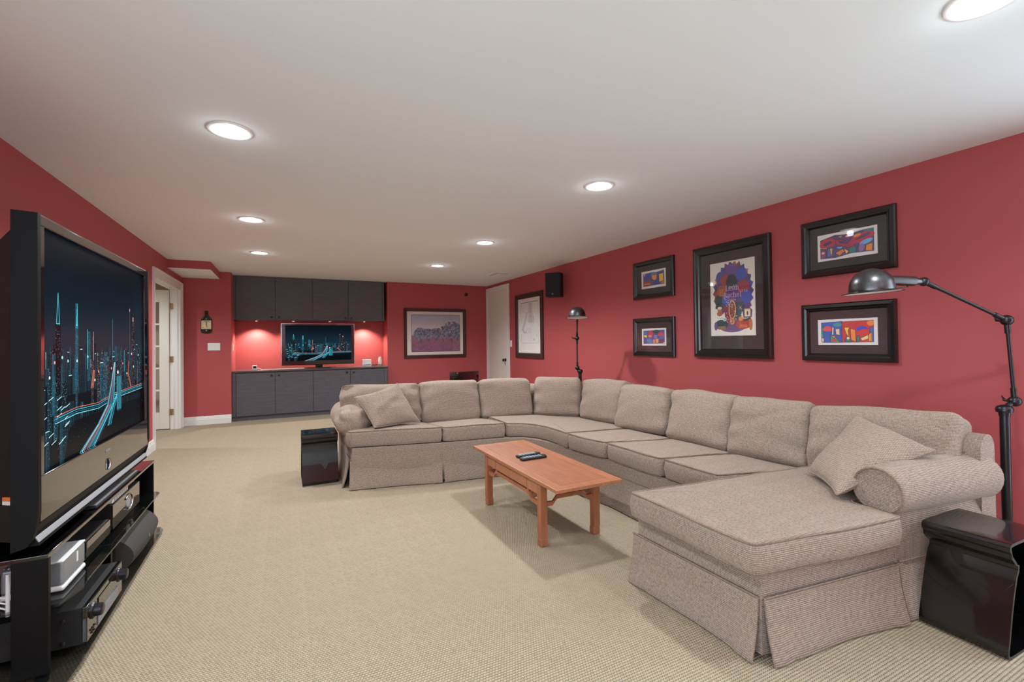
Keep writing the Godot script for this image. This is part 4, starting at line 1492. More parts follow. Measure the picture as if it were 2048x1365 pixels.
func tv_stand() -> void:
	var s := thing("television_stand", "black and smoked glass television stand with two open shelves", "television stand", V(0, 0, 0))
	var z0 := -3.76; var z1 := -2.255
	var b := MB.new()
	b.box(V(-1.03, 0.4575, (z0 + z1) / 2), V(0.51, 0.016, z1 - z0 + 0.01), 0.003)
	obj("top_board", b, "black_gloss", s)
	for z: float in [z1 - 0.012, z0 + 0.012]:
		b = MB.new()
		b.box(V(-0.826, 0.2395, z), V(0.10, 0.42, 0.022), 0.003)
		obj("side_panel", b, "stand_black", s)
	for z: float in [z1 - 0.03, z0 + 0.03]:
		b = MB.new()
		b.box(V(-1.24, 0.2395, z), V(0.05, 0.42, 0.05), 0.003)
		obj("rear_post", b, "black_matte", s)
	b = MB.new()
	var Y := Basis(V(1, 0, 0), V(0, 0, 1), V(0, -1, 0))
	b.at(Transform3D(Y, V(0, 0.266, 0)))
	b.prism(pv([-0.76, z0 + 0.03, -0.735, z0 + 0.06, -0.73, -2.47, -0.72, -2.40, -0.755, z1 - 0.025, -1.27, z1 - 0.025, -1.27, z0 + 0.03]), 0, 0.008)
	obj("glass_shelf", b, "smoked_glass", s)
	b = MB.new()
	b.at(Transform3D(Y, V(0, 0.028, 0)))
	b.prism(pv([-0.74, z0 + 0.02, -0.715, z0 + 0.07, -0.695, -2.30, -0.70, -2.17, -0.76, -2.13, -1.28, -2.13, -1.28, z0 + 0.02]), 0, 0.010)
	obj("glass_base", b, "smoked_glass", s)
	for p in [[-0.80, z1 - 0.02], [-0.80, z0 + 0.04], [-1.22, z1 - 0.02], [-1.22, z0 + 0.04]]:
		b = MB.new()
		b.at(Transform3D(Basis(), V(p[0], 0, p[1]))).lathe([Vector2(0, 0), Vector2(0.02, 0), Vector2(0.02, 0.018), Vector2(0, 0.018)], 14)
		obj("foot", b, "black_matte", s)
	# grey sound bar on the stand top, under the lip of the television
	var o := thing("sound_bar", "slim grey bar lying on the stand top in front of the large television", "sound bar", V(-0.806, 0.4665, -3.10))
	b = MB.new()
	b.box(V(-0.004, 0.008, 0), V(0.054, 0.016, 0.68), 0.005)
	obj("case", b, "black_plastic", o)
	b = MB.new()
	b.box(V(-0.003, 0.0165, 0), V(0.044, 0.003, 0.66), 0.001)
	obj("grey_top", b, "silver_dark", o)
	# backup drive box
	o = thing("network_box", "grey and white network box with ribbed top on the stand's near glass shelf end", "network box", V(-0.865, 0.267, -2.49))
	b = MB.new()
	b.box(V(0, 0.014, 0), V(0.185, 0.022, 0.225), 0.010)
	obj("white_base", b, "white_plastic", o)
	b = MB.new()
	b.box(V(0, 0.072, 0), V(0.18, 0.094, 0.22), 0.012)
	obj("grey_body", b, "silver_dark", o)
	b = MB.new()
	b.box(V(0.055, 0.117, 0), V(0.07, 0.008, 0.222), 0.004)
	obj("white_lid", b, "white_plastic", o)
	for k in 9:
		b = MB.new()
		b.box(V(-0.08 + k * 0.0115, 0.120, 0), V(0.006, 0.004, 0.20), 0.001)
		obj("rib", b, "silver_plastic", o)
	b = MB.new()
	b.box(V(0.091, 0.085, -0.02), V(0.002, 0.04, 0.012))
	obj("status_mark", b, "white_plastic", o)
	# players further along the shelf
	o = thing("disc_player", "low black player with reflective front between network box and emblem box", "player", V(-0.90, 0.267, -2.80))
	b = MB.new()
	b.box(V(0, 0.055, 0), V(0.22, 0.075, 0.30), 0.004)
	obj("case", b, "black_matte", o)
	b = MB.new()
	b.box(V(0.111, 0.055, 0), V(0.008, 0.072, 0.30), 0.003)
	obj("front", b, "black_gloss", o)
	b = MB.new()
	b.box(V(0.0, 0.0085, 0), V(0.2, 0.017, 0.27), 0.004)
	obj("tray", b, "black_plastic", o)
	o = thing("game_console", "tall black box with silver ring emblem on its front, on the glass shelf", "console", V(-0.92, 0.267, -3.27))
	b = MB.new()
	b.box(V(0, 0.07, 0), V(0.24, 0.13, 0.48), 0.005)
	obj("case", b, "black_matte", o)
	b = MB.new()
	b.box(V(0.121, 0.07, 0), V(0.006, 0.128, 0.48), 0.002)
	obj("front", b, "black_gloss", o)
	b = MB.new()
	var ring := []
	for k in 22:
		var a := deg_to_rad(-150.0 + 285.0 * k / 21.0)
		ring.append(V(0.126, 0.072 + sin(a) * 0.042, -0.02 - cos(a) * 0.075))
	b.tube(ring, 0.0045, 6)
	obj("ring_emblem", b, "chrome", o)
	b = MB.new()
	b.at(Transform3D(Basis(V(0, 1, 0), V(1, 0, 0), V(0, 0, -1)) * Basis().scaled(V(0.7, 1, 1.0)), V(0.1235, 0.072, -0.01))).lathe([Vector2(0.032, 0), Vector2(0.032, 0.003), Vector2(0, 0.004)], 20)
	obj("disc_emblem", b, "silver_plastic", o)
	o = thing("modem", "small white ribbed modem standing on top of the emblem box", "modem", V(-0.852, 0.4025, -3.18))
	b = MB.new()
	b.box(V(0, 0.02, 0), V(0.10, 0.036, 0.26), 0.004)
	obj("case", b, "white_plastic", o)
	for k in 7:
		b = MB.new()
		b.box(V(0.0512, 0.02, -0.10 + k * 0.033), V(0.003, 0.03, 0.012), 0.001)
		obj("rib", b, "silver_plastic", o)
	# receiver on the base
	o = thing("audio_receiver", "black audio receiver with two round knobs on the stand's glass base", "receiver", V(-0.87, 0.029, -2.60))
	b = MB.new()
	b.box(V(-0.01, 0.088, 0), V(0.32, 0.145, 0.43), 0.004)
	obj("case", b, "black_matte", o)
	for p in [[-0.13, -0.17], [0.12, -0.17], [-0.13, 0.17], [0.12, 0.17]]:
		b = MB.new()
		b.at(Transform3D(Basis(), V(p[0], 0, p[1]))).lathe([Vector2(0, 0.0005), Vector2(0.02, 0.0005), Vector2(0.022, 0.016), Vector2(0, 0.016)], 16)
		obj("foot", b, "black_plastic", o)
	b = MB.new()
	b.box(V(0.155, 0.090, 0), V(0.018, 0.142, 0.432), 0.004)
	obj("front", b, "black_gloss", o)
	b = MB.new()
	b.box(V(0.1655, 0.112, -0.01), V(0.003, 0.05, 0.22), 0.001)
	obj("display", b, "black_gloss", o)
	b = MB.new()
	b.box(V(0.1655, 0.05, -0.02), V(0.004, 0.045, 0.25), 0.001)
	obj("flap", b, "silver_dark", o)
	for zz: float in [0.155, -0.165]:
		b = MB.new()
		b.at(Transform3D(Basis(V(0, 0, 1), V(1, 0, 0), V(0, 1, 0)), V(0.164, 0.115, zz)))
		b.lathe([Vector2(0.032, 0), Vector2(0.03, 0.006), Vector2(0.025, 0.008), Vector2(0.024, 0.03), Vector2(0.02, 0.033), Vector2(0, 0.033)], 24)
		obj("knob", b, "lamp_iron", o)
	for p in [[0.16, 0.05], [0.18, 0.05], [0.14, 0.05], [0.15, 0.035], [0.17, 0.035]]:
		b = MB.new()
		b.at(Transform3D(Basis(V(0, 0, 1), V(1, 0, 0), V(0, 1, 0)), V(0.164, p[1], p[0]))).lathe([Vector2(0.005, 0), Vector2(0.004, 0.004), Vector2(0, 0.004)], 8)
		obj("button", b, "black_matte", o)
	for p in [[0.09, 0.12], [-0.02, 0.12], [0.09, 0.035]]:
		b = MB.new()
		b.at(Transform3D(Basis(V(1, 0, 0), V(0, 0, 1), V(0, -1, 0)), V(p[0], p[1], 0.215))).lathe([Vector2(0.009, 0), Vector2(0.007, 0.004), Vector2(0, 0.005)], 12)
		obj("screw", b, "gunmetal", o)
	for r in 2:
		for k in 9:
			b = MB.new()
			b.box(V(-0.06 + k * 0.012, 0.105 - r * 0.02, 0.2155), V(0.007, 0.012, 0.002))
			obj("vent_slot", b, "lamp_iron", o)
	# centre speaker
	o = thing("centre_speaker", "dark centre speaker with bulging grey cloth front at the stand's far end", "speaker", V(-0.86, 0.029, -3.26))
	b = MB.new()
	b.box(V(-0.02, 0.105, 0), V(0.20, 0.20, 0.60), 0.01)
	obj("cabinet", b, "piano_black", o)
	b = MB.new()
	var P := PackedVector3Array()
	for i in 13:
		var u := i / 12.0 * 2.0 - 1.0
		for j in 9:
			var v := j / 8.0 * 2.0 - 1.0
			P.append(V(0.085 + 0.07 * (1.0 - v * v) + 0.012 * (1.0 - u * u), 0.107 + v * 0.092, u * 0.255))
	b.grid(P, 13, 9, false, false, V(1, 0, 0))
	for e in 2:
		var ez := -0.255 if e == 0 else 0.255
		var i0 := 0 if e == 0 else 12
		for j in 8:
			b.quad(P[i0 * 9 + j], P[i0 * 9 + j + 1], V(0.08, P[i0 * 9 + j + 1].y, ez), V(0.08, P[i0 * 9 + j].y, ez), V(0, 0, -1 if e == 0 else 1))
	obj("cloth_front", b, "grille_cloth", o)
	b = MB.new()
	b.prism(pv([0.0, 0.0, 0.012, 0.0, 0.006, 0.02]), -0.001, 0.001)
	for k in b.v.size():
		var q := b.v[k]
		b.v[k] = V(0.168 + q.z, 0.115 + q.y, 0.02 - q.x)
		b.n[k] = V(1, 0, 0)
	obj("emblem", b, "silver_plastic", o)
	# loose white leads behind the near side
	o = thing("white_leads", "bundle of white leads hanging behind the stand's near side panel", "cable", V(-0.93, 0.30, -2.30))
	b = MB.new()
	b.tube([V(0.03, 0.10, 0), V(0.032, 0.02, 0.005), V(0.03, -0.05, 0.0)], 0.006, 8)
	obj("plug_lead", b, "white_plastic", o)
	for k in 3:
		b = MB.new()
		b.tube([V(-0.20, 0.05 - k * 0.012, -0.03), V(-0.1, 0.02 - k * 0.02, -0.01), V(-0.02, 0.03 - k * 0.014, 0.0), V(0.025, 0.015 - k * 0.02, 0.0)], 0.003, 6)
		obj("lead", b, "white_plastic", o)

# ---------------------------------------------------------------- pictures
func moulding(b: MB, w: float, h: float, prof: Array) -> void:
	# prof: (inset from the outer edge, height above the wall)
	for k in prof.size() - 1:
		var p: Vector2 = prof[k]
		var q: Vector2 = prof[k + 1]
		var c := func(v: Vector2, i: int) -> Vector3:
			var x := w / 2 - v.x
			var y := h / 2 - v.x
			return V([-x, x, x, -x][i], [-y, -y, y, y][i], v.y)
		for i in 4:
			var j := (i + 1) % 4
			var A: Vector3 = c.call(p, i); var B: Vector3 = c.call(p, j); var C: Vector3 = c.call(q, j); var D: Vector3 = c.call(q, i)
			var od: Vector3 = [V(0, -1, 0), V(1, 0, 0), V(0, 1, 0), V(-1, 0, 0)][i]
			var d := q - p
			b.quad(A, B, C, D, (od * d.y + V(0, 0, 1) * d.x))

func picture(called: String, label: String, group: String, pos: Vector3, turn: float, w: float, h: float, prof: Array, fm: String, mm: String, print_rect: Rect2, border: String, bw: float, tex: Texture2D) -> Node3D:
	var o := thing(called, label, "picture", pos, turn, group)
	var b := MB.new()
	moulding(b, w, h, prof)
	obj("frame", b, fm, o)
	var ins: float = prof[prof.size() - 1].x
	b = MB.new()
	b.box(V(0, 0, 0.004), V(w - ins * 2 + 0.01, h - ins * 2 + 0.01, 0.004))
	obj("mat_board", b, mm, o)
	b = MB.new()
	var c := print_rect.get_center()
	b.box(V(c.x, c.y, 0.0064), V(print_rect.size.x + bw * 2, print_rect.size.y + bw * 2, 0.0012))
	obj("print_paper", b, border, o)
	b = MB.new()
	var r := print_rect
	b.quad(V(r.position.x, r.position.y, 0.0073), V(r.end.x, r.position.y, 0.0073), V(r.end.x, r.end.y, 0.0073), V(r.position.x, r.end.y, 0.0073), V(0, 0, 1))
	var m := StandardMaterial3D.new()
	m.resource_name = "print"
	m.albedo_texture = tex; m.roughness = 0.7
	var pr := MeshInstance3D.new()
	pr.name = "print"; pr.mesh = b.mesh(); pr.material_override = m
	o.add_child(pr, true)
	b = MB.new()
	var gw := w / 2 - ins; var gh := h / 2 - ins
	b.quad(V(-gw, -gh, 0.0105), V(gw, -gh, 0.0105), V(gw, gh, 0.0105), V(-gw, gh, 0.0105), V(0, 0, 1))
	obj("glass", b, "glass", o)
	return o

func abstract_a(kind: int) -> Texture2D:
	var a := Art.new(384, 224, srgb(232, 226, 226))
	var ink := srgb(30, 30, 60)
	var P := func(arr: Array, c: Color):
		var q := []
		for k in range(0, arr.size(), 2):
			q.append(Vector2(arr[k], arr[k + 1]))
		a.poly(q, c)
		q.append(q[0])
		a.line(q, 3.0, ink)
	match kind:
		0:  # upper right
			P.call([0.02, 0.15, 0.3, 0.02, 0.55, 0.1, 0.8, 0.02, 0.98, 0.08, 0.98, 0.95, 0.6, 0.9, 0.3, 1.0, 0.02, 0.96], srgb(90, 70, 120))
			P.call([0.78, 0.02, 0.98, 0.02, 0.98, 0.3, 0.86, 0.2], srgb(50, 130, 140))
			P.call([0.02, 0.3, 0.16, 0.45, 0.14, 0.56, 0.02, 0.52], srgb(240, 170, 80))
			a.oval(0.16, 0.32, 0.16, 0.2, srgb(190, 50, 80), -0.2, 0.05)
			P.call([0.06, 0.34, 0.22, 0.24, 0.24, 0.32, 0.12, 0.42], srgb(60, 60, 120))
			P.call([0.34, 0.1, 0.44, 0.06, 0.42, 0.22], srgb(160, 160, 60))
			P.call([0.3, 0.2, 0.48, 0.35, 0.64, 0.5, 0.66, 0.75, 0.5, 0.62, 0.32, 0.45], srgb(185, 48, 78))
			P.call([0.36, 0.3, 0.52, 0.42, 0.54, 0.5, 0.4, 0.4], srgb(60, 60, 120))
			a.oval(0.52, 0.2, 0.08, 0.14, srgb(120, 50, 110))
			a.oval(0.53, 0.16, 0.035, 0.05, srgb(235, 190, 200))
			a.oval(0.78, 0.32, 0.22, 0.18, srgb(195, 50, 80), -0.35, 0.06)
			a.oval(0.70, 0.2, 0.07, 0.06, srgb(240, 150, 60), -0.3)
			P.call([0.66, 0.38, 0.82, 0.22, 0.92, 0.18, 0.9, 0.26, 0.78, 0.36], srgb(70, 70, 130))
			a.oval(0.85, 0.52, 0.12, 0.09, srgb(120, 180, 225), -0.4)
			P.call([0.32, 0.55, 0.44, 0.56, 0.42, 0.66, 0.34, 0.62], srgb(120, 190, 220))
			P.call([0.16, 0.55, 0.28, 0.56, 0.27, 0.9, 0.14, 0.92], srgb(95, 110, 170))
			P.call([0.2, 0.56, 0.25, 0.56, 0.24, 0.82, 0.21, 0.82], srgb(236, 190, 80))
			P.call([0.02, 0.6, 0.12, 0.6, 0.12, 0.95, 0.02, 0.95], srgb(150, 60, 110))
			a.oval(0.07, 0.72, 0.03, 0.05, srgb(230, 190, 210))
			P.call([0.3, 0.8, 0.44, 0.66, 0.48, 0.78, 0.38, 0.94], srgb(236, 130, 50))
			P.call([0.46, 0.66, 0.55, 0.8, 0.5, 0.92], srgb(240, 205, 120))
			P.call([0.56, 0.64, 0.68, 0.66, 0.67, 0.9, 0.55, 0.88], srgb(40, 130, 130))
			a.oval(0.77, 0.74, 0.05, 0.17, srgb(150, 110, 170), 0.1)
			P.call([0.85, 0.66, 0.96, 0.62, 0.95, 0.92, 0.84, 0.9], srgb(236, 150, 60))
		1:  # lower right
			P.call([0.03, 0.06, 0.42, 0.02, 0.42, 0.97, 0.05, 0.97], srgb(50, 90, 180))
			P.call([0.42, 0.04, 0.97, 0.02, 0.97, 0.95, 0.42, 0.97], srgb(205, 50, 50))
			P.call([0.03, 0.25, 0.07, 0.25, 0.07, 0.75, 0.03, 0.75], srgb(40, 140, 140))
			a.oval(0.15, 0.35, 0.09, 0.12, srgb(230, 80, 80), 0.0, 0.08)
			P.call([0.24, 0.25, 0.27, 0.3, 0.26, 0.62, 0.23, 0.62], srgb(240, 220, 180))
			a.oval(0.34, 0.17, 0.08, 0.09, srgb(50, 150, 150))
			P.call([0.3, 0.36, 0.38, 0.34, 0.38, 0.64, 0.31, 0.6], srgb(240, 205, 175))
			P.call([0.2, 0.6, 0.3, 0.7, 0.38, 0.97, 0.2, 0.95], srgb(60, 150, 110))
			P.call([0.22, 0.68, 0.3, 0.66, 0.28, 0.8], srgb(240, 130, 60))
			a.oval(0.27, 0.88, 0.06, 0.05, srgb(210, 60, 60), 0.5)
			P.call([0.46, 0.3, 0.56, 0.3, 0.53, 0.45, 0.55, 0.75, 0.5, 0.6], srgb(245, 200, 70))
			P.call([0.57, 0.34, 0.66, 0.42, 0.67, 0.95, 0.58, 0.85], srgb(240, 140, 50))
			P.call([0.47, 0.85, 0.52, 0.66, 0.6, 0.95, 0.48, 0.96], srgb(50, 110, 120))
			a.oval(0.53, 0.78, 0.025, 0.06, srgb(245, 225, 160))
			a.oval(0.77, 0.38, 0.1, 0.12, srgb(60, 70, 190))
			a.oval(0.80, 0.52, 0.11, 0.12, srgb(215, 50, 50), -0.4)
			a.oval(0.92, 0.14, 0.06, 0.12, srgb(240, 130, 50))
			P.call([0.9, 0.35, 0.97, 0.3, 0.97, 0.95, 0.92, 0.95], srgb(50, 110, 190))
			P.call([0.74, 0.8, 0.9, 0.62, 0.92, 0.78, 0.78, 0.9], srgb(240, 210, 150))
			P.call([0.88, 0.66, 0.94, 0.5, 0.94, 0.92, 0.88, 0.92], srgb(240, 150, 50))
			P.call([0.68, 0.7, 0.73, 0.66, 0.73, 0.95, 0.68, 0.95], srgb(40, 130, 130))
			P.call([0.03, 0.76, 0.08, 0.76, 0.08, 0.95, 0.03, 0.95], srgb(240, 190, 170))
		2:  # upper left, small
			P.call([0.05, 0.1, 0.4, 0.06, 0.6, 0.12, 0.96, 0.04, 0.97, 0.9, 0.05, 0.92], srgb(60, 80, 160))
			a.oval(0.22, 0.3, 0.17, 0.2, srgb(50, 70, 170), 0.0, 0.06)
			P.call([0.06, 0.12, 0.16, 0.1, 0.12, 0.3], srgb(240, 160, 120))
			P.call([0.06, 0.6, 0.4, 0.5, 0.42, 0.9, 0.06, 0.92], srgb(150, 50, 60))
			for k in 4:
				a.oval(0.12 + k * 0.07, 0.78, 0.02, 0.05, srgb(230, 200, 90))
			P.call([0.42, 0.25, 0.66, 0.22, 0.65, 0.5, 0.56, 0.62, 0.45, 0.5], srgb(240, 150, 70))
			P.call([0.42, 0.06, 0.68, 0.12, 0.66, 0.2, 0.4, 0.26], srgb(70, 130, 190))
			a.oval(0.60, 0.78, 0.10, 0.12, srgb(60, 60, 150))
			P.call([0.74, 0.26, 0.93, 0.22, 0.93, 0.68, 0.76, 0.78], srgb(245, 190, 60))
			P.call([0.7, 0.1, 0.95, 0.06, 0.95, 0.2, 0.72, 0.24], srgb(60, 80, 170))
			P.call([0.78, 0.86, 0.96, 0.62, 0.96, 0.92], srgb(200, 120, 60))
		3:  # lower left, small
			P.call([0.04, 0.08, 0.96, 0.05, 0.97, 0.92, 0.04, 0.95], srgb(80, 80, 150))
			P.call([0.04, 0.08, 0.24, 0.1, 0.22, 0.36, 0.04, 0.32], srgb(70, 110, 180))
			a.oval(0.36, 0.28, 0.12, 0.22, srgb(200, 50, 60), 0.0, 0.05)
			a.oval(0.34, 0.44, 0.08, 0.08, srgb(235, 120, 100))
			P.call([0.05, 0.36, 0.2, 0.36, 0.2, 0.56, 0.06, 0.48], srgb(240, 210, 90))
			a.oval(0.62, 0.16, 0.15, 0.13, srgb(40, 70, 70))
			P.call([0.5, 0.36, 0.66, 0.34, 0.66, 0.62, 0.5, 0.62], srgb(120, 120, 190))
			a.oval(0.82, 0.36, 0.12, 0.16, srgb(225, 60, 70), 0.2)
			a.oval(0.84, 0.52, 0.09, 0.11, srgb(60, 110, 180))
			a.oval(0.32, 0.76, 0.14, 0.15, srgb(70, 120, 180), 0.3)
			P.call([0.46, 0.66, 0.56, 0.64, 0.56, 0.92, 0.46, 0.92], srgb(230, 110, 90))
			P.call([0.58, 0.6, 0.72, 0.62, 0.7, 0.9, 0.6, 0.9], srgb(240, 170, 80))
			P.call([0.76, 0.74, 0.94, 0.66, 0.96, 0.92, 0.78, 0.92], srgb(150, 40, 70))
			P.call([0.88, 0.95, 0.97, 0.78, 0.97, 0.95], srgb(236, 230, 228))
	return a.tex()

func big_print() -> Texture2D:
	var a := Art.new(384, 640, srgb(226, 220, 208))
	var rng := RandomNumberGenerator.new()
	rng.seed = 9
	var pal := [srgb(70, 60, 120), srgb(60, 80, 160), srgb(110, 60, 120), srgb(36, 66, 70), srgb(170, 96, 60), srgb(140, 50, 60), srgb(50, 60, 110), srgb(200, 120, 60)]
	# petals round the sheet
	for k in 26:
		var t := TAU * k / 26.0
		var c := Vector2(0.52 + cos(t) * 0.385, 0.42 + sin(t) * 0.355)
		var d := Vector2(cos(t), sin(t) * 0.9)
		var s := d.orthogonal() * 0.08
		if c.y < 0.70:
			a.poly([c - d * 0.12 - s, c + s * 0.2 + d * 0.02 - s * 1.2, c + d * 0.10, c + s, c - d * 0.12 + s], pal[k % 8])
	a.oval(0.52, 0.37, 0.40, 0.31, srgb(90, 64, 120), 0.0, 0.04)
	a.oval(0.24, 0.2, 0.12, 0.09, srgb(64, 78, 150)); a.oval(0.72, 0.18, 0.14, 0.09, srgb(60, 84, 170))
	a.oval(0.34, 0.24, 0.12, 0.08, srgb(150, 60, 56)); a.oval(0.50, 0.10, 0.14, 0.08, srgb(104, 74, 140))
	a.oval(0.26, 0.40, 0.13, 0.09, srgb(150, 84, 56)); a.oval(0.76, 0.36, 0.14, 0.09, srgb(150, 50, 60))
	a.oval(0.50, 0.28, 0.13, 0.11, srgb(28, 46, 52)); a.oval(0.50, 0.46, 0.15, 0.10, srgb(92, 56, 126))
	a.oval(0.18, 0.52, 0.10, 0.08, srgb(34, 60, 62)); a.oval(0.83, 0.50, 0.12, 0.09, srgb(62, 84, 168))
	a.oval(0.36, 0.52, 0.09, 0.07, srgb(70, 80, 160))
	for k in 9:
		a.oval(0.36 + rng.randf_range(-0.06, 0.06), 0.52 + rng.randf_range(-0.05, 0.05), 0.012, 0.008, srgb(190, 180, 220))
	# central figure-eight of letters
	a.poly([Vector2(0.30, 0.6), Vector2(0.74, 0.58), Vector2(0.70, 0.80), Vector2(0.50, 0.88), Vector2(0.34, 0.80)], srgb(130, 50, 66))
	a.poly([Vector2(0.58, 0.56), Vector2(0.76, 0.56), Vector2(0.70, 0.80), Vector2(0.56, 0.80)], srgb(44, 70, 76))
	a.oval(0.505, 0.66, 0.085, 0.13, srgb(226, 190, 120)); a.oval(0.505, 0.66, 0.066, 0.115, srgb(120, 56, 50))
	for k in 46:
		var p := Vector2(rng.randf_range(0.36, 0.72), rng.randf_range(0.56, 0.82))
		var q := Vector2(rng.randf_range(-0.02, 0.02), rng.randf_range(-0.012, 0.012))
		a.line([p, p + q, p + q + Vector2(q.y, q.x)], 4.0, [srgb(220, 170, 110), srgb(210, 200, 210), srgb(200, 90, 80)][k % 3])
	# foot scrolls
	a.oval(0.5, 0.90, 0.30, 0.07, srgb(110, 70, 120)); a.oval(0.24, 0.86, 0.16, 0.07, srgb(40, 62, 66)); a.oval(0.76, 0.86, 0.18, 0.07, srgb(180, 60, 46))
	a.oval(0.10, 0.88, 0.04, 0.06, srgb(96, 66, 130)); a.oval(0.92, 0.87, 0.04, 0.08, srgb(190, 110, 60))
	a.oval(0.5, 0.82, 0.055, 0.045, srgb(214, 150, 90)); a.line([Vector2(0.48, 0.80), Vector2(0.52, 0.80), Vector2(0.52, 0.82), Vector2(0.48, 0.84), Vector2(0.52, 0.84)], 5.0, srgb(120, 50, 40))
	# ball, small figure, little theatre
	a.oval(0.32, 0.785, 0.045, 0.028, srgb(235, 235, 235))
	for k in 5:
		a.oval(0.32 + cos(k * 1.256) * 0.025, 0.785 + sin(k * 1.256) * 0.016, 0.009, 0.006, srgb(30, 30, 34))
	a.oval(0.32, 0.785, 0.009, 0.006, srgb(30, 30, 34))
	a.oval(0.20, 0.66, 0.05, 0.035, srgb(176, 110, 80)); a.oval(0.20, 0.625, 0.055, 0.02, srgb(226, 206, 170)); a.oval(0.20, 0.705, 0.07, 0.035, srgb(170, 96, 66))
	a.poly([Vector2(0.12, 0.74), Vector2(0.28, 0.74), Vector2(0.27, 0.785), Vector2(0.13, 0.785)], srgb(232, 230, 228))
	for k in 6:
		a.oval(0.14 + k * 0.026, 0.76 + (k % 2) * 0.012, 0.008, 0.006, srgb(70, 70, 76))
	a.poly([Vector2(0.74, 0.68), Vector2(0.84, 0.60), Vector2(0.96, 0.68), Vector2(0.94, 0.78), Vector2(0.76, 0.78)], srgb(88, 62, 130))
	a.poly([Vector2(0.78, 0.66), Vector2(0.92, 0.66), Vector2(0.92, 0.765), Vector2(0.78, 0.765)], srgb(216, 180, 90))
	a.poly([Vector2(0.80, 0.675), Vector2(0.90, 0.675), Vector2(0.90, 0.76), Vector2(0.80, 0.76)], srgb(230, 224, 200))
	a.oval(0.85, 0.72, 0.018, 0.03, srgb(60, 56, 60))
	a.oval(0.70, 0.79, 0.05, 0.03, srgb(226, 140, 60))
	a.poly([Vector2(0.76, 0.80), Vector2(0.92, 0.775), Vector2(0.92, 0.80), Vector2(0.78, 0.83)], srgb(36, 66, 56))
	a.oval(0.82, 0.60, 0.03, 0.035, srgb(92, 66, 140))
	# hebrew letters drawn with a brush
	var heb := func(x: float, y: float, s: float, c: Color, kind: int):
		var L := []
		match kind:
			0: L = [[0, -0.3, 0, 0.4, 0.8, 0.4, 0.4, 1.0]]          # lamed
			1: L = [[0, 0, 0.8, 1.0], [0.7, 0, 0.45, 0.5], [0.15, 0.4, 0.05, 1.0]]   # alef
			2: L = [[0, 0, 0.8, 0, 0.8, 1.0], [0.1, 0.35, 0.1, 1.0]]   # he
			3: L = [[0, 0, 0.7, 0, 0.75, 1.0]]                        # resh
			4: L = [[0, 0, 0.8, 0, 0.8, 1.0], [0.05, 0, 0.05, 1.0]]    # het
			5: L = [[0, 0, 0.7, 0, 0.7, 1.0], [0, 1.0, 0.9, 1.0]]      # bet
			6: L = [[0, 0, 0.7, 0, 0.7, 1.0, 0, 1.0]]                 # kaf
		for st in L:
			var pts := []
			for k in range(0, st.size(), 2):
				pts.append(Vector2(x + st[k] * s * 1.6, y + st[k + 1] * s))
			a.line(pts, s * 110.0, c)
	var cw := srgb(222, 210, 212)
	heb.call(0.55, 0.33, 0.032, cw, 0); heb.call(0.485, 0.335, 0.03, cw, 1); heb.call(0.42, 0.335, 0.03, cw, 2)
	heb.call(0.55, 0.51, 0.03, srgb(214, 180, 140), 0); heb.call(0.49, 0.515, 0.028, srgb(214, 180, 140), 4); heb.call(0.43, 0.515, 0.028, srgb(214, 180, 140), 3)
	heb.call(0.82, 0.40, 0.026, srgb(222, 170, 170), 5); heb.call(0.765, 0.40, 0.026, srgb(222, 170, 170), 3); heb.call(0.715, 0.40, 0.026, srgb(222, 170, 170), 6); heb.call(0.66, 0.40, 0.026, srgb(222, 170, 170), 2)
	for k in 9:
		heb.call(0.20 + (k % 3) * 0.055, 0.36 + int(k / 3) * 0.04, 0.024, srgb(226, 150, 80), [1, 5, 3, 2, 0, 6, 4, 3, 2][k])
	return a.tex()

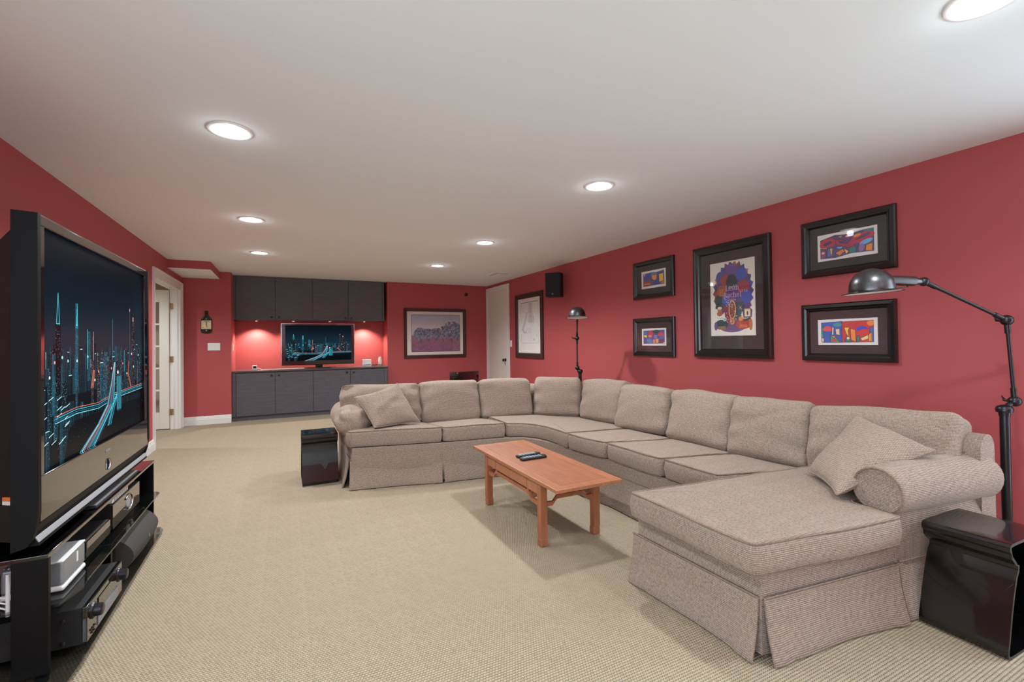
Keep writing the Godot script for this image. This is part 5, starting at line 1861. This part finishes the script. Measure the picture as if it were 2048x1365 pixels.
func olive_print() -> Texture2D:
	var a := Art.new(480, 340, srgb(186, 184, 200))
	var rng := RandomNumberGenerator.new()
	rng.seed = 13
	for y in 340:
		var t := y / 340.0
		var c := srgb(166, 172, 196).lerp(srgb(206, 186, 190), smoothstep(0.0, 0.42, t))
		if t > 0.55:
			c = srgb(150, 92, 118).lerp(srgb(120, 74, 108), (t - 0.55) / 0.45)
		a.im.fill_rect(Rect2i(0, y, 480, 1), c)
	for k in 500:
		var p := Vector2(rng.randf(), rng.randf())
		var c: Color = srgb(176, 178, 200).lerp(srgb(214, 196, 196), rng.randf()) if p.y < 0.5 else [srgb(168, 96, 116), srgb(128, 84, 124), srgb(150, 110, 136), srgb(110, 70, 100)][k % 4]
		a.line([p, p + Vector2(rng.randf_range(0.02, 0.06), rng.randf_range(-0.012, 0.012))], 2.0, c)
	# rows of gnarled trees
	for tr in [[0.18, 0.52, 0.13, 0.16], [0.34, 0.52, 0.11, 0.13], [0.5, 0.5, 0.12, 0.13], [0.64, 0.48, 0.13, 0.16], [0.82, 0.40, 0.17, 0.22], [0.95, 0.42, 0.08, 0.2]]:
		a.line([Vector2(tr[0], tr[1]), Vector2(tr[0] - 0.015, tr[1] + tr[3] * 0.7), Vector2(tr[0] + 0.01, tr[1] + tr[3] * 1.5)], 8.0, srgb(66, 58, 80))
		a.line([Vector2(tr[0] + 0.03, tr[1]), Vector2(tr[0] + 0.01, tr[1] + tr[3] * 0.8)], 5.0, srgb(66, 58, 80))
		for k in 190:
			var an := rng.randf() * TAU
			var rr := sqrt(rng.randf())
			a.oval(tr[0] + cos(an) * rr * tr[2], tr[1] + sin(an) * rr * tr[3], 0.022, 0.017, [srgb(92, 98, 122), srgb(112, 118, 138), srgb(76, 80, 104), srgb(136, 138, 156)][k % 4], rng.randf() * 3.0)
	for k in 90:
		var x := rng.randf()
		var y := rng.randf_range(0.74, 0.98)
		a.line([Vector2(x, y), Vector2(x + 0.05, y - 0.015)], 3.0, [srgb(176, 88, 108), srgb(96, 66, 104), srgb(138, 96, 130)][k % 3])
	return a.tex()

func sketch_print() -> Texture2D:
	var a := Art.new(300, 420, srgb(226, 221, 216))
	var rng := RandomNumberGenerator.new()
	rng.seed = 17
	var g := func(pts: Array, th: float, k: float):
		a.line(pts, th, srgb(226, 221, 216).lerp(srgb(110, 104, 104), k))
	var bor := srgb(150, 144, 140)
	a.line([Vector2(0.01, 0.01), Vector2(0.99, 0.01)], 5, srgb(90, 84, 82))
	a.line([Vector2(0.01, 0.01), Vector2(0.01, 0.99), Vector2(0.99, 0.99), Vector2(0.99, 0.01)], 2, bor)
	# seated figure in pencil
	for k in 26:
		var x := rng.randf_range(0.42, 0.72)
		g.call([Vector2(x, 0.03), Vector2(x + rng.randf_range(-0.06, 0.04), 0.22), Vector2(x - 0.05 + rng.randf_range(-0.05, 0.05), 0.5)], 1.6, rng.randf_range(0.25, 0.65))
	for k in 16:
		var x := rng.randf_range(0.55, 0.74)
		g.call([Vector2(x, 0.30), Vector2(x + 0.05, 0.42), Vector2(x + 0.02, 0.52)], 1.8, rng.randf_range(0.3, 0.7))
	for k in 10:
		var o := k * 0.012
		g.call([Vector2(0.42 - o, 0.25), Vector2(0.32 - o, 0.45), Vector2(0.14 - o * 0.6, 0.66), Vector2(0.22, 0.73 + o * 0.3)], 1.6, 0.45)
	g.call([Vector2(0.22, 0.73), Vector2(0.34, 0.76), Vector2(0.5, 0.70), Vector2(0.62, 0.60), Vector2(0.72, 0.54)], 2.0, 0.6)
	g.call([Vector2(0.34, 0.66), Vector2(0.44, 0.72), Vector2(0.55, 0.74), Vector2(0.62, 0.68), Vector2(0.5, 0.62)], 1.8, 0.55)
	g.call([Vector2(0.45, 0.76), Vector2(0.42, 0.86), Vector2(0.48, 0.95)], 1.8, 0.45)
	g.call([Vector2(0.58, 0.74), Vector2(0.60, 0.86), Vector2(0.54, 0.95)], 1.8, 0.45)
	a.oval(0.28, 0.72, 0.035, 0.02, srgb(170, 164, 162))
	for k in 6:
		g.call([Vector2(0.70 + k * 0.02, 0.90 + (k % 2) * 0.012), Vector2(0.72 + k * 0.02, 0.92 - (k % 3) * 0.012)], 3.0, 0.85)
	for k in 4:
		g.call([Vector2(0.9, 0.78 + k * 0.018), Vector2(0.93, 0.785 + k * 0.018)], 2.5, 0.75)
	return a.tex()

func text(parent: Node, s: String, p: Vector3, size: float, m: String, slant := 0.0) -> void:
	var tm := TextMesh.new()
	tm.text = s
	var f := SystemFont.new()
	f.font_names = PackedStringArray(["Droid Serif"])
	tm.font = f; tm.font_size = 32; tm.pixel_size = size / 32.0; tm.depth = 0.0006
	var o := MeshInstance3D.new()
	o.name = "lettering"; o.mesh = tm; o.material_override = M[m]
	parent.add_child(o, true)
	o.position = p; o.rotation.z = slant

func pictures() -> void:
	var black := [Vector2(0, 0.001), Vector2(0, 0.026), Vector2(0.008, 0.034), Vector2(0.030, 0.036), Vector2(0.042, 0.028), Vector2(0.046, 0.028), Vector2(0.056, 0.012), Vector2(0.058, 0.006)]
	var small := [Vector2(0, 0.001), Vector2(0, 0.024), Vector2(0.006, 0.030), Vector2(0.026, 0.032), Vector2(0.036, 0.024), Vector2(0.040, 0.024), Vector2(0.050, 0.011), Vector2(0.052, 0.006)]
	var tr := -PI / 2
	var g := "black framed prints on the long red wall"
	picture("framed_print", "black frame with purple and red abstract print, its lower edge behind the lamp shade", g, V(XR, 1.911, -1.936), tr, 0.637, 0.440, black, "frame_black", "mat_dark", Rect2(-0.188, -0.088, 0.376, 0.176), "mat_white", 0.014, abstract_a(0))
	picture("framed_print", "black frame with blue and red abstract print below the lamp shade", g, V(XR, 1.258, -1.946), tr, 0.637, 0.440, black, "frame_black", "mat_maroon", Rect2(-0.188, -0.084, 0.376, 0.168), "mat_white", 0.014, abstract_a(1))
	picture("framed_print", "small black frame with blue and yellow print, upper of the small stacked pair", g, V(XR, 1.909, -3.928), tr, 0.635, 0.438, small, "frame_black", "mat_dark", Rect2(-0.178, -0.088, 0.356, 0.176), "mat_white", 0.012, abstract_a(2))
	picture("framed_print", "small black frame with red and blue print, lower of the small stacked pair", g, V(XR, 1.249, -3.936), tr, 0.645, 0.436, small, "frame_black", "mat_maroon", Rect2(-0.178, -0.086, 0.356, 0.172), "mat_white", 0.012, abstract_a(3))
	var big := picture("framed_print", "tall black frame with petal-shaped lettered print on maroon mat", g, V(XR, 1.583, -2.929), tr, 0.822, 1.088,
		[Vector2(0, 0.001), Vector2(0, 0.034), Vector2(0.010, 0.044), Vector2(0.026, 0.046), Vector2(0.036, 0.036), Vector2(0.060, 0.036), Vector2(0.072, 0.026), Vector2(0.080, 0.010), Vector2(0.083, 0.006)],
		"frame_black", "mat_maroon", Rect2(-0.212, -0.325, 0.452, 0.68), "mat_cream", 0.012, big_print())
	text(big, "Leah", V(0.018, 0.110, 0.008), 0.062, "letter_lilac")
	text(big, "Rachel", V(0.018, 0.045, 0.008), 0.060, "letter_lilac")
	text(big, "2000", V(-0.10, -0.262, 0.008), 0.040, "letter_orange", 0.05)
	text(big, "2000", V(0.13, -0.252, 0.008), 0.036, "letter_orange", -0.06)
	# pencil drawing by the flush door
	picture("framed_drawing", "tall brown frame with pencil figure drawing beside the wall speaker", "", V(XR, 1.489, -6.89), tr, 0.97, 1.112,
		[Vector2(0, 0.001), Vector2(0, 0.028), Vector2(0.006, 0.032), Vector2(0.070, 0.030), Vector2(0.082, 0.014), Vector2(0.084, 0.006)],
		"frame_walnut", "mat_white", Rect2(-0.30, -0.31, 0.62, 0.72), "mat_white", 0.004, sketch_print())
	# olive trees on the end wall
	picture("framed_painting", "wide mahogany frame with purple-toned olive trees on the end wall", "", V(2.65, 1.40, -8.70), 0.0, 1.245, 0.955,
		[Vector2(0, 0.001), Vector2(0, 0.030), Vector2(0.010, 0.038), Vector2(0.030, 0.036), Vector2(0.048, 0.024), Vector2(0.054, 0.024), Vector2(0.058, 0.006)],
		"frame_mahogany", "mat_cream", Rect2(-0.475, -0.355, 0.97, 0.71), "mat_dark", 0.006, olive_print())

# ---------------------------------------------------------------- floor lamps
func rod(called: String, p: Array, r, m: String, parent: Node, seg := 14) -> MeshInstance3D:
	var b := MB.new()
	b.tube(p, r, seg)
	return obj(called, b, m, parent)

func ball(called: String, p: Vector3, r: float, m: String, parent: Node) -> MeshInstance3D:
	var b := MB.new()
	b.at(Transform3D(Basis(), p))
	var pr := []
	for k in 11:
		var a := -PI / 2 + PI * k / 10.0
		pr.append(Vector2(maxf(0.0, cos(a) * r), sin(a) * r))
	b.lathe(pr, 18)
	return obj(called, b, m, parent)

# joints: pole foot, pole top, elbow beside it, elbow, wrist; then dome centre and the way it opens
func jointed_lamp(label: String, foot: Vector3, top: Vector3, j: Array, dome: Vector3, open: Vector3, dr: float) -> void:
	var o := thing("floor_lamp", label, "floor lamp", foot)
	var b := MB.new()
	b.lathe([Vector2(0, 0.001), Vector2(0.135, 0.001), Vector2(0.14, 0.006), Vector2(0.138, 0.016), Vector2(0.12, 0.024), Vector2(0.035, 0.032), Vector2(0.028, 0.05), Vector2(0.02, 0.06), Vector2(0, 0.06)], 36)
	obj("base", b, "lamp_iron", o)
	var L := func(p: Vector3) -> Vector3: return p - foot
	rod("pole", [V(0, 0.05, 0), L.call(top)], 0.0205, "lamp_iron", o)
	b = MB.new()
	b.at(Transform3D(Basis(), L.call(top)))
	b.lathe([Vector2(0.023, -0.03), Vector2(0.024, -0.012), Vector2(0.033, -0.01), Vector2(0.036, 0.006), Vector2(0.030, 0.02), Vector2(0.014, 0.028), Vector2(0, 0.03)], 22)
	obj("pole_cap", b, "lamp_iron", o)
	# cranked link from cap to the first ball
	rod("link", [L.call(top) + V(0, 0.015, 0), L.call(j[0])], 0.012, "lamp_iron", o)
	var names := ["lower_arm", "upper_arm"]
	for k in 3:
		var jb := ball("joint", L.call(j[k]), 0.028 if k < 2 else 0.024, "lamp_iron", o)
		var side: Vector3 = ((j[mini(k + 1, 2)] as Vector3) - (j[maxi(k - 1, 0)] as Vector3)).cross(V(0, 1, 0.01)).normalized()
		rod("wing_nut", [L.call(j[k]) + side * 0.02, L.call(j[k]) + side * 0.05, L.call(j[k]) + side * 0.062 + V(0, 0.022, 0)], [0.009, 0.007, 0.003], "lamp_iron", jb, 8)
		if k < 2:
			var a: Vector3 = L.call(j[k])
			var c: Vector3 = L.call(j[k + 1])
			var d := (c - a).normalized()
			rod(names[k], [a, a + d * 0.07, a + d * 0.072, c - d * 0.072, c - d * 0.07, c], [0.0125, 0.0125, 0.0085, 0.0085, 0.0125, 0.0125], "lamp_iron", o)
	# socket stem into the dome's side
	var w: Vector3 = L.call(j[2])
	var dc: Vector3 = L.call(dome)
	var sd := (dc - w)
	sd = (sd - open * sd.dot(open)).normalized()
	var s1 := dc - sd * (dr * 0.92)
	var s0 := w
	rod("socket", [s0, s0.lerp(s1, 0.25), s0.lerp(s1, 0.28), s0.lerp(s1, 0.98), s1 + sd * 0.02], [0.012, 0.02, 0.0255, 0.0255, 0.0255], "gunmetal", o, 18)
	# dome
	var yv := -open
	var xv := sd
	xv = (xv - yv * xv.dot(yv)).normalized()
	var zv := xv.cross(yv)
	var T := Transform3D(Basis(xv, yv, zv), dc)
	b = MB.new()
	b.at(T)
	var pr := [Vector2(dr * 1.27, -dr * 0.60), Vector2(dr * 1.28, -dr * 0.575), Vector2(dr * 1.02, -dr * 0.50), Vector2(dr * 1.03, -dr * 0.40)]
	for k in 13:
		var a := PI * 0.5 * k / 12.0
		pr.append(Vector2(dr * cos(a), -dr * 0.28 + dr * 0.98 * sin(a)))
	b.lathe(pr, 40)
	obj("shade", b, "gunmetal", o)
	b = MB.new()
	b.at(T)
	var pi := []
	for k in 13:
		var a := PI * 0.5 * (12 - k) / 12.0
		pi.append(Vector2(dr * 0.975 * cos(a), -dr * 0.28 + dr * 0.95 * sin(a)))
	pi.append(Vector2(dr * 0.99, -dr * 0.50)); pi.append(Vector2(dr * 1.27, -dr * 0.605))
	b.lathe(pi, 40)
	for k in b.n.size():
		pass
	obj("shade_lining", b, "lamp_inside", o)
	ball("bulb", dc + open * dr * 0.05, dr * 0.28, "white_plastic", o)
	# wire handle round the socket
	b = MB.new()
	var e0 := dc - sd * dr * 1.2 + open * dr * 0.55
	var e1 := s0.lerp(s1, 0.45)
	b.tube([e0, e0 - sd * 0.02 - open * 0.01, e1 + open * 0.03, e1 + open * 0.02 + zv * 0.015], 0.0025, 6)
	obj("wire_guard", b, "lamp_iron", o)
	# round flange plate at the rim
	b = MB.new()
	b.at(T).lathe([Vector2(dr * 1.36, -dr * 0.62), Vector2(dr * 1.365, -dr * 0.60), Vector2(dr * 1.2, -dr * 0.56)], 40)
	obj("rim", b, "lamp_iron", o)

func floor_lamps() -> void:
	jointed_lamp("jointed metal floor lamp at the chaise end, dome shade over the sofa", V(3.40, 0, -1.013), V(3.40, 0.822, -1.013),
		[V(3.448, 0.868, -0.988), V(3.412, 1.297, -1.0), V(3.022, 1.506, -1.191)], V(2.773, 1.510, -1.315), V(0.05, -0.998, 0.03).normalized(), 0.098)
	jointed_lamp("jointed metal floor lamp behind the sofa corner near the wall speaker", V(3.234, 0, -4.652), V(3.234, 0.84, -4.652),
		[V(3.205, 0.885, -4.665), V(3.203, 1.248, -4.662), V(3.155, 1.50, -4.58)], V(3.065, 1.545, -4.452), V(-0.05, -0.998, 0.08).normalized(), 0.098)

# ---------------------------------------------------------------- stools
func make_stool(label: String, pos: Vector3, turn: float, len_: float) -> Node3D:
	# bent sheet: closed tube in section, open at both ends. local x = across, z = along
	var o := thing("side_stool", label, "side table", pos, turn, "black bent-sheet side tables by the sofa")
	var hw := 0.205
	var half := [Vector2(0.0, 0.427), Vector2(0.10, 0.427), Vector2(hw - 0.055, 0.426), Vector2(hw - 0.042, 0.421), Vector2(hw - 0.036, 0.410), Vector2(hw - 0.040, 0.396), Vector2(hw - 0.058, 0.378), Vector2(hw - 0.088, 0.350), Vector2(hw - 0.100, 0.333), Vector2(hw - 0.098, 0.316), Vector2(hw - 0.082, 0.296), Vector2(hw - 0.056, 0.23), Vector2(hw - 0.034, 0.16), Vector2(hw - 0.016, 0.09), Vector2(hw - 0.002, 0.04), Vector2(hw, 0.022), Vector2(hw - 0.006, 0.008), Vector2(hw - 0.022, 0.002), Vector2(hw - 0.06, 0.001), Vector2(0, 0.001)]
	var outp := PackedVector2Array()
	for p: Vector2 in half:
		outp.append(p)
	for k in range(half.size() - 2, 0, -1):
		outp.append(Vector2(-half[k].x, half[k].y))
	var m := outp.size()
	var th := 0.011
	var inn := PackedVector2Array()
	for i in m:
		var d := (outp[(i + 1) % m] - outp[(i - 1 + m) % m]).normalized()
		inn.append(outp[i] + Vector2(d.y, -d.x) * -th * (-1.0 if Vector2(d.y, -d.x).dot(outp[i] - Vector2(0, 0.2)) < 0 else 1.0))
	var b := MB.new()
	for layer in 2:
		var P := PackedVector3Array()
		for e in 2:
			for i in m:
				var q := outp[i] if layer == 0 else inn[i]
				P.append(V(q.x, q.y, (e - 0.5) * len_))
		var save := b.v.size()
		b.grid(P, 2, m, false, true)
		if layer == 1:
			# turn the inner skin to face inwards
			for k in range(save, b.v.size()):
				b.n[k] = -b.n[k]
			var first := m * 2 * 3
			for k in range(first, b.ix.size(), 3):
				var s := b.ix[k + 1]
				b.ix[k + 1] = b.ix[k + 2]; b.ix[k + 2] = s
	obj("bent_shell", b, "stool_black", o)
	b = MB.new()
	for e: float in [-0.5, 0.5]:
		for i in m:
			var i2 := (i + 1) % m
			b.quad(V(outp[i].x, outp[i].y, e * len_), V(outp[i2].x, outp[i2].y, e * len_), V(inn[i2].x, inn[i2].y, e * len_), V(inn[i].x, inn[i].y, e * len_), V(0, 0, e))
	obj("cut_edge", b, "lamp_iron", o)
	# pressed triangular facet on each face
	for sg: float in [-1.0, 1.0]:
		b = MB.new()
		var A := Vector2(hw - 0.072, 0.270); var B := Vector2(hw - 0.024, 0.12)
		var pa := V(sg * (A.x + 0.003), A.y, -0.055 * sg * -1.0)
		var pb := V(sg * (A.x + 0.003), A.y, 0.13 * sg * -1.0)
		var pc := V(sg * (B.x + 0.003), B.y, 0.035 * sg * -1.0)
		var inw := V(-sg * 0.010, -0.002, 0)
		b.tri3(pa, pb, pc, V(sg, 0.2, 0))
		b.quad(pa, pb, pb + inw, pa + inw, V(0, 1, 0))
		b.quad(pb, pc, pc + inw, pb + inw, V(0, -1, -sg))
		b.quad(pc, pa, pa + inw, pc + inw, V(0, -1, sg))
		obj("pressed_facet", b, "stool_black", o)
	return o

func stools() -> void:
	make_stool("glossy black bent-sheet side table beside the chaise arm at the near right", V(2.612, 0, -0.852), -0.03, 0.272)
	make_stool("black bent-sheet side table on the carpet beside the sofa's far left arm", V(0.272, 0, -4.50), PI / 2, 0.29)

# ---------------------------------------------------------------- odds and ends
func small_things() -> void:
	# wall speaker on a bracket
	var o := thing("wall_speaker", "black box speaker angled on the red wall above the far floor lamp", "speaker", V(3.56, 2.045, -5.76), -0.83)
	var b := MB.new()
	b.box(V(0, 0, -0.02), V(0.235, 0.355, 0.15), 0.008)
	obj("cabinet", b, "black_matte", o)
	b = MB.new()
	b.box(V(0, 0, 0.061), V(0.222, 0.342, 0.014), 0.005)
	obj("cloth_front", b, "speaker_cloth", o)
	b = MB.new()
	b.at(Transform3D(Basis(), V(0.0, -0.145, 0.068))).prism(pv([-0.012, 0, 0.012, 0, 0, 0.022]), 0, 0.003)
	obj("emblem", b, "silver_plastic", o)
	b = MB.new()
	b.tube([V(0, 0, -0.09), V(-0.0, 0, -0.12), V(0.06, 0, -0.20)], 0.012, 8)
	obj("bracket", b, "black_matte", o)
	# bottle clock on the pier
	o = thing("bottle_clock", "flattened green wine bottle clock with cream label on the red pier", "clock", V(-1.081, 1.40, -8.42))
	b = MB.new()
	var half := [Vector2(0.0, 0.0), Vector2(0.03, 0.002), Vector2(0.062, 0.014), Vector2(0.072, 0.03), Vector2(0.073, 0.2), Vector2(0.068, 0.225), Vector2(0.05, 0.25), Vector2(0.032, 0.27), Vector2(0.025, 0.29), Vector2(0.023, 0.335), Vector2(0.025, 0.338), Vector2(0.025, 0.352), Vector2(0.0, 0.354)]
	var pl := PackedVector2Array()
	for p: Vector2 in half:
		pl.append(p)
	for k in range(half.size() - 2, 0, -1):
		pl.append(Vector2(-half[k].x, half[k].y))
	# pillowed: wide at the back, narrower in front
	var P := PackedVector3Array()
	for r in [[1.0, 0.001], [1.0, 0.008], [0.94, 0.016], [0.82, 0.021], [0.5, 0.024], [0.0, 0.024]]:
		for q in pl:
			P.append(V(q.x * r[0], 0.17 + (q.y - 0.17) * (0.5 + 0.5 * r[0] if r[0] > 0.6 else r[0]), r[1]))
	b.grid(P, 6, pl.size(), false, true)
	obj("bottle", b, "bottle_green", o)
	b = MB.new()
	b.box(V(0, 0.135, 0.0245), V(0.128, 0.13, 0.003), 0.001)
	var lb := obj("paper_label", b, "label_cream", o)
	b = MB.new()
	for k in 6:
		b.box(V(-0.045 + k * 0.018, 0.183 - (0.004 if k == 0 or k == 5 else 0.0), 0.0268), V(0.013, 0.009, 0.001))
	b.box(V(-0.042, 0.09, 0.0268), V(0.014, 0.012, 0.001))
	obj("label_mark", b, "ink_grey", lb)
	b = MB.new()
	b.at(Transform3D(Basis(V(0, 0, 1), 0.14), V(0.004, 0.15, 0.028))).box(V(0, 0.012, 0), V(0.008, 0.04, 0.002), 0.0008)
	b.at(Transform3D(Basis(V(0, 0, 1), 0.2), V(0.006, 0.125, 0.028))).box(V(0, -0.008, 0), V(0.006, 0.05, 0.002), 0.0008)
	obj("clock_hand", b, "knob_black", o)
	for y: float in [0.225, 0.048]:
		b = MB.new()
		b.at(Transform3D(Basis(V(1, 0, 0), V(0, 0, 1), V(0, -1, 0)), V(0, y, 0.022))).lathe([Vector2(0.011, 0), Vector2(0.009, 0.004), Vector2(0, 0.005)], 14)
		obj("glass_seal", b, "silver_dark", o)
	# switches
	switch_plate("white three-rocker light switch below the bottle clock", V(-0.985, 1.195, -8.42), 0.0, 0.165, 0.115, 3)
	switch_plate("white light switch on the niche's left side wall", V(-0.757, 1.175, -8.62), PI / 2, 0.075, 0.12, 1)
	switch_plate("white light switch beside the flush door on the long red wall", V(XR, 1.18, -7.60), -PI / 2, 0.075, 0.12, 1)
	# small round red fitting on the end wall
	o = thing("wall_sensor", "small dark red round fitting high on the end wall", "sensor", V(3.29, 2.18, -8.70))
	b = MB.new()
	b.at(Transform3D(Basis(V(1, 0, 0), V(0, 0, 1), V(0, -1, 0)), Vector3.ZERO)).lathe([Vector2(0.035, 0.0), Vector2(0.035, 0.02), Vector2(0.028, 0.024), Vector2(0.0, 0.024)], 20)
	obj("housing", b, "sensor_red", o)
	b = MB.new()
	b.at(Transform3D(Basis(V(1, 0, 0), V(0, 0, 1), V(0, -1, 0)), V(0.008, 0.0, 0.022))).lathe([Vector2(0.02, 0.0), Vector2(0.018, 0.03), Vector2(0.0, 0.032)], 18)
	obj("eye", b, "black_matte", o)
	# dark chair at the far end, its rounded back to us
	o = thing("dining_chair", "glossy black chair with curved back rail behind the sofa, by the end wall", "chair", V(2.33, 0, -6.62), 0.32)
	for s: float in [-1.0, 1.0]:
		rod("leg", [V(s * 0.20, 0, 0.2), V(s * 0.215, 0.44, 0.19), V(s * 0.235, 0.72, 0.24)], [0.014, 0.018, 0.014], "piano_black", o, 10)
		rod("leg", [V(s * 0.20, 0, -0.2), V(s * 0.19, 0.43, -0.18)], [0.013, 0.017], "piano_black", o, 10)
	b = MB.new()
	b.slab(rounded(pv([-0.22, 0.2, 0.22, 0.2, 0.23, -0.22, -0.23, -0.22]), 0.06, 0.05), 0.42, 0.465, 0.012, 0.006, func(p: Vector3, _s: float) -> Vector3: return p)
	obj("seat", b, "piano_black", o)
	b = MB.new()
	P = PackedVector3Array()
	var sc := pv([0.0, 0.012, 0.009, 0.0, 0.009, 0.15, 0.0, 0.16, -0.009, 0.15, -0.009, 0.0])
	for i in 17:
		var u := i / 16.0 * 2.0 - 1.0
		var c := V(u * 0.27, 0.625, 0.20 + 0.085 * (1.0 - u * u))
		var nn := V(u * 0.6, 0, 1).normalized()
		for q in sc:
			P.append(c + nn * q.x + V(0, q.y, 0))
	b.grid(P, 17, sc.size(), false, true)
	obj("back_rail", b, "piano_black", o)
	# things on the worktop
	o = thing("charger_cube", "small white charger cube with dark face on the worktop", "charger", V(-0.45, 0.80, -8.70))
	b = MB.new()
	b.box(V(0, 0.038, 0), V(0.07, 0.074, 0.06), 0.008)
	obj("case", b, "white_plastic", o)
	b = MB.new()
	b.box(V(0.002, 0.045, 0.0305), V(0.046, 0.036, 0.002), 0.001)
	obj("dark_face", b, "black_gloss", o)
	b = MB.new()
	b.tube([V(-0.41, 0.83, -8.70), V(-0.37, 0.82, -8.69), V(-0.35, 0.805, -8.68), V(-0.2, 0.804, -8.66), V(0.0, 0.804, -8.69), V(0.12, 0.804, -8.65), V(0.3, 0.804, -8.66)], 0.004, 8)
	tag(obj("charging_lead", b, "white_plastic"), "white charging lead running along the worktop", "cable")
	o = thing("white_box", "small white box on the worktop right of the smaller television", "box", V(1.345, 0.80, -8.72))
	b = MB.new()
	b.box(V(0, 0.061, 0), V(0.155, 0.12, 0.06), 0.006)
	obj("case", b, "white_plastic", o)
	b = MB.new()
	b.box(V(0, 0.025, 0.0305), V(0.13, 0.014, 0.002))
	obj("dark_line", b, "ink_grey", o)
	o = thing("spray_can", "slim pink-white can with blue foot beside the niche's right side", "can", V(1.585, 0.80, -8.72))
	b = MB.new()
	b.lathe([Vector2(0, 0.03), Vector2(0.032, 0.03), Vector2(0.032, 0.13), Vector2(0.024, 0.142), Vector2(0.022, 0.165), Vector2(0, 0.167)], 20)
	obj("can_body", b, "pink_white", o)
	b = MB.new()
	b.lathe([Vector2(0, 0.0005), Vector2(0.031, 0.0005), Vector2(0.033, 0.006), Vector2(0.033, 0.03), Vector2(0, 0.03)], 20)
	obj("blue_foot", b, "key_grey", o)
	b = MB.new()
	b.at(Transform3D(Basis(), V(1.48, 0.80, -8.70)))
	b.tube([V(-0.045, 0.012, 0), V(-0.02, 0.024, 0.01), V(0.01, 0.012, 0.0), V(0.03, 0.028, 0.005), V(0.05, 0.011, 0.0)], 0.010, 8)
	tag(obj("coiled_cord", b, "black_matte"), "dark coiled cord between white box and can on the worktop", "cord")
	o = thing("remote_control", "small black remote control lying on the worktop before the smaller television", "remote control", V(0.62, 0.80, -8.56), 0.1)
	b = MB.new()
	b.box(V(0, 0.0095, 0), V(0.17, 0.018, 0.045), 0.005)
	obj("case", b, "black_plastic", o)
	b = MB.new()
	b.box(V(0.01, 0.0195, 0), V(0.10, 0.003, 0.028), 0.001)
	obj("key_pad", b, "key_grey", o)

func switch_plate(label: String, p: Vector3, turn: float, w: float, h: float, n: int) -> void:
	var o := thing("light_switch", label, "light switch", p, turn)
	var b := MB.new()
	b.box(V(0, 0, 0.004), V(w, h, 0.007), 0.003)
	obj("plate", b, "white_plastic", o)
	for k in n:
		b = MB.new()
		var x := (k - (n - 1) / 2.0) * 0.046
		b.at(Transform3D(Basis(V(1, 0, 0), 0.06), V(x, 0, 0.008))).box(Vector3.ZERO, V(0.034, 0.067, 0.006), 0.002)
		obj("rocker", b, "white_plastic", o)
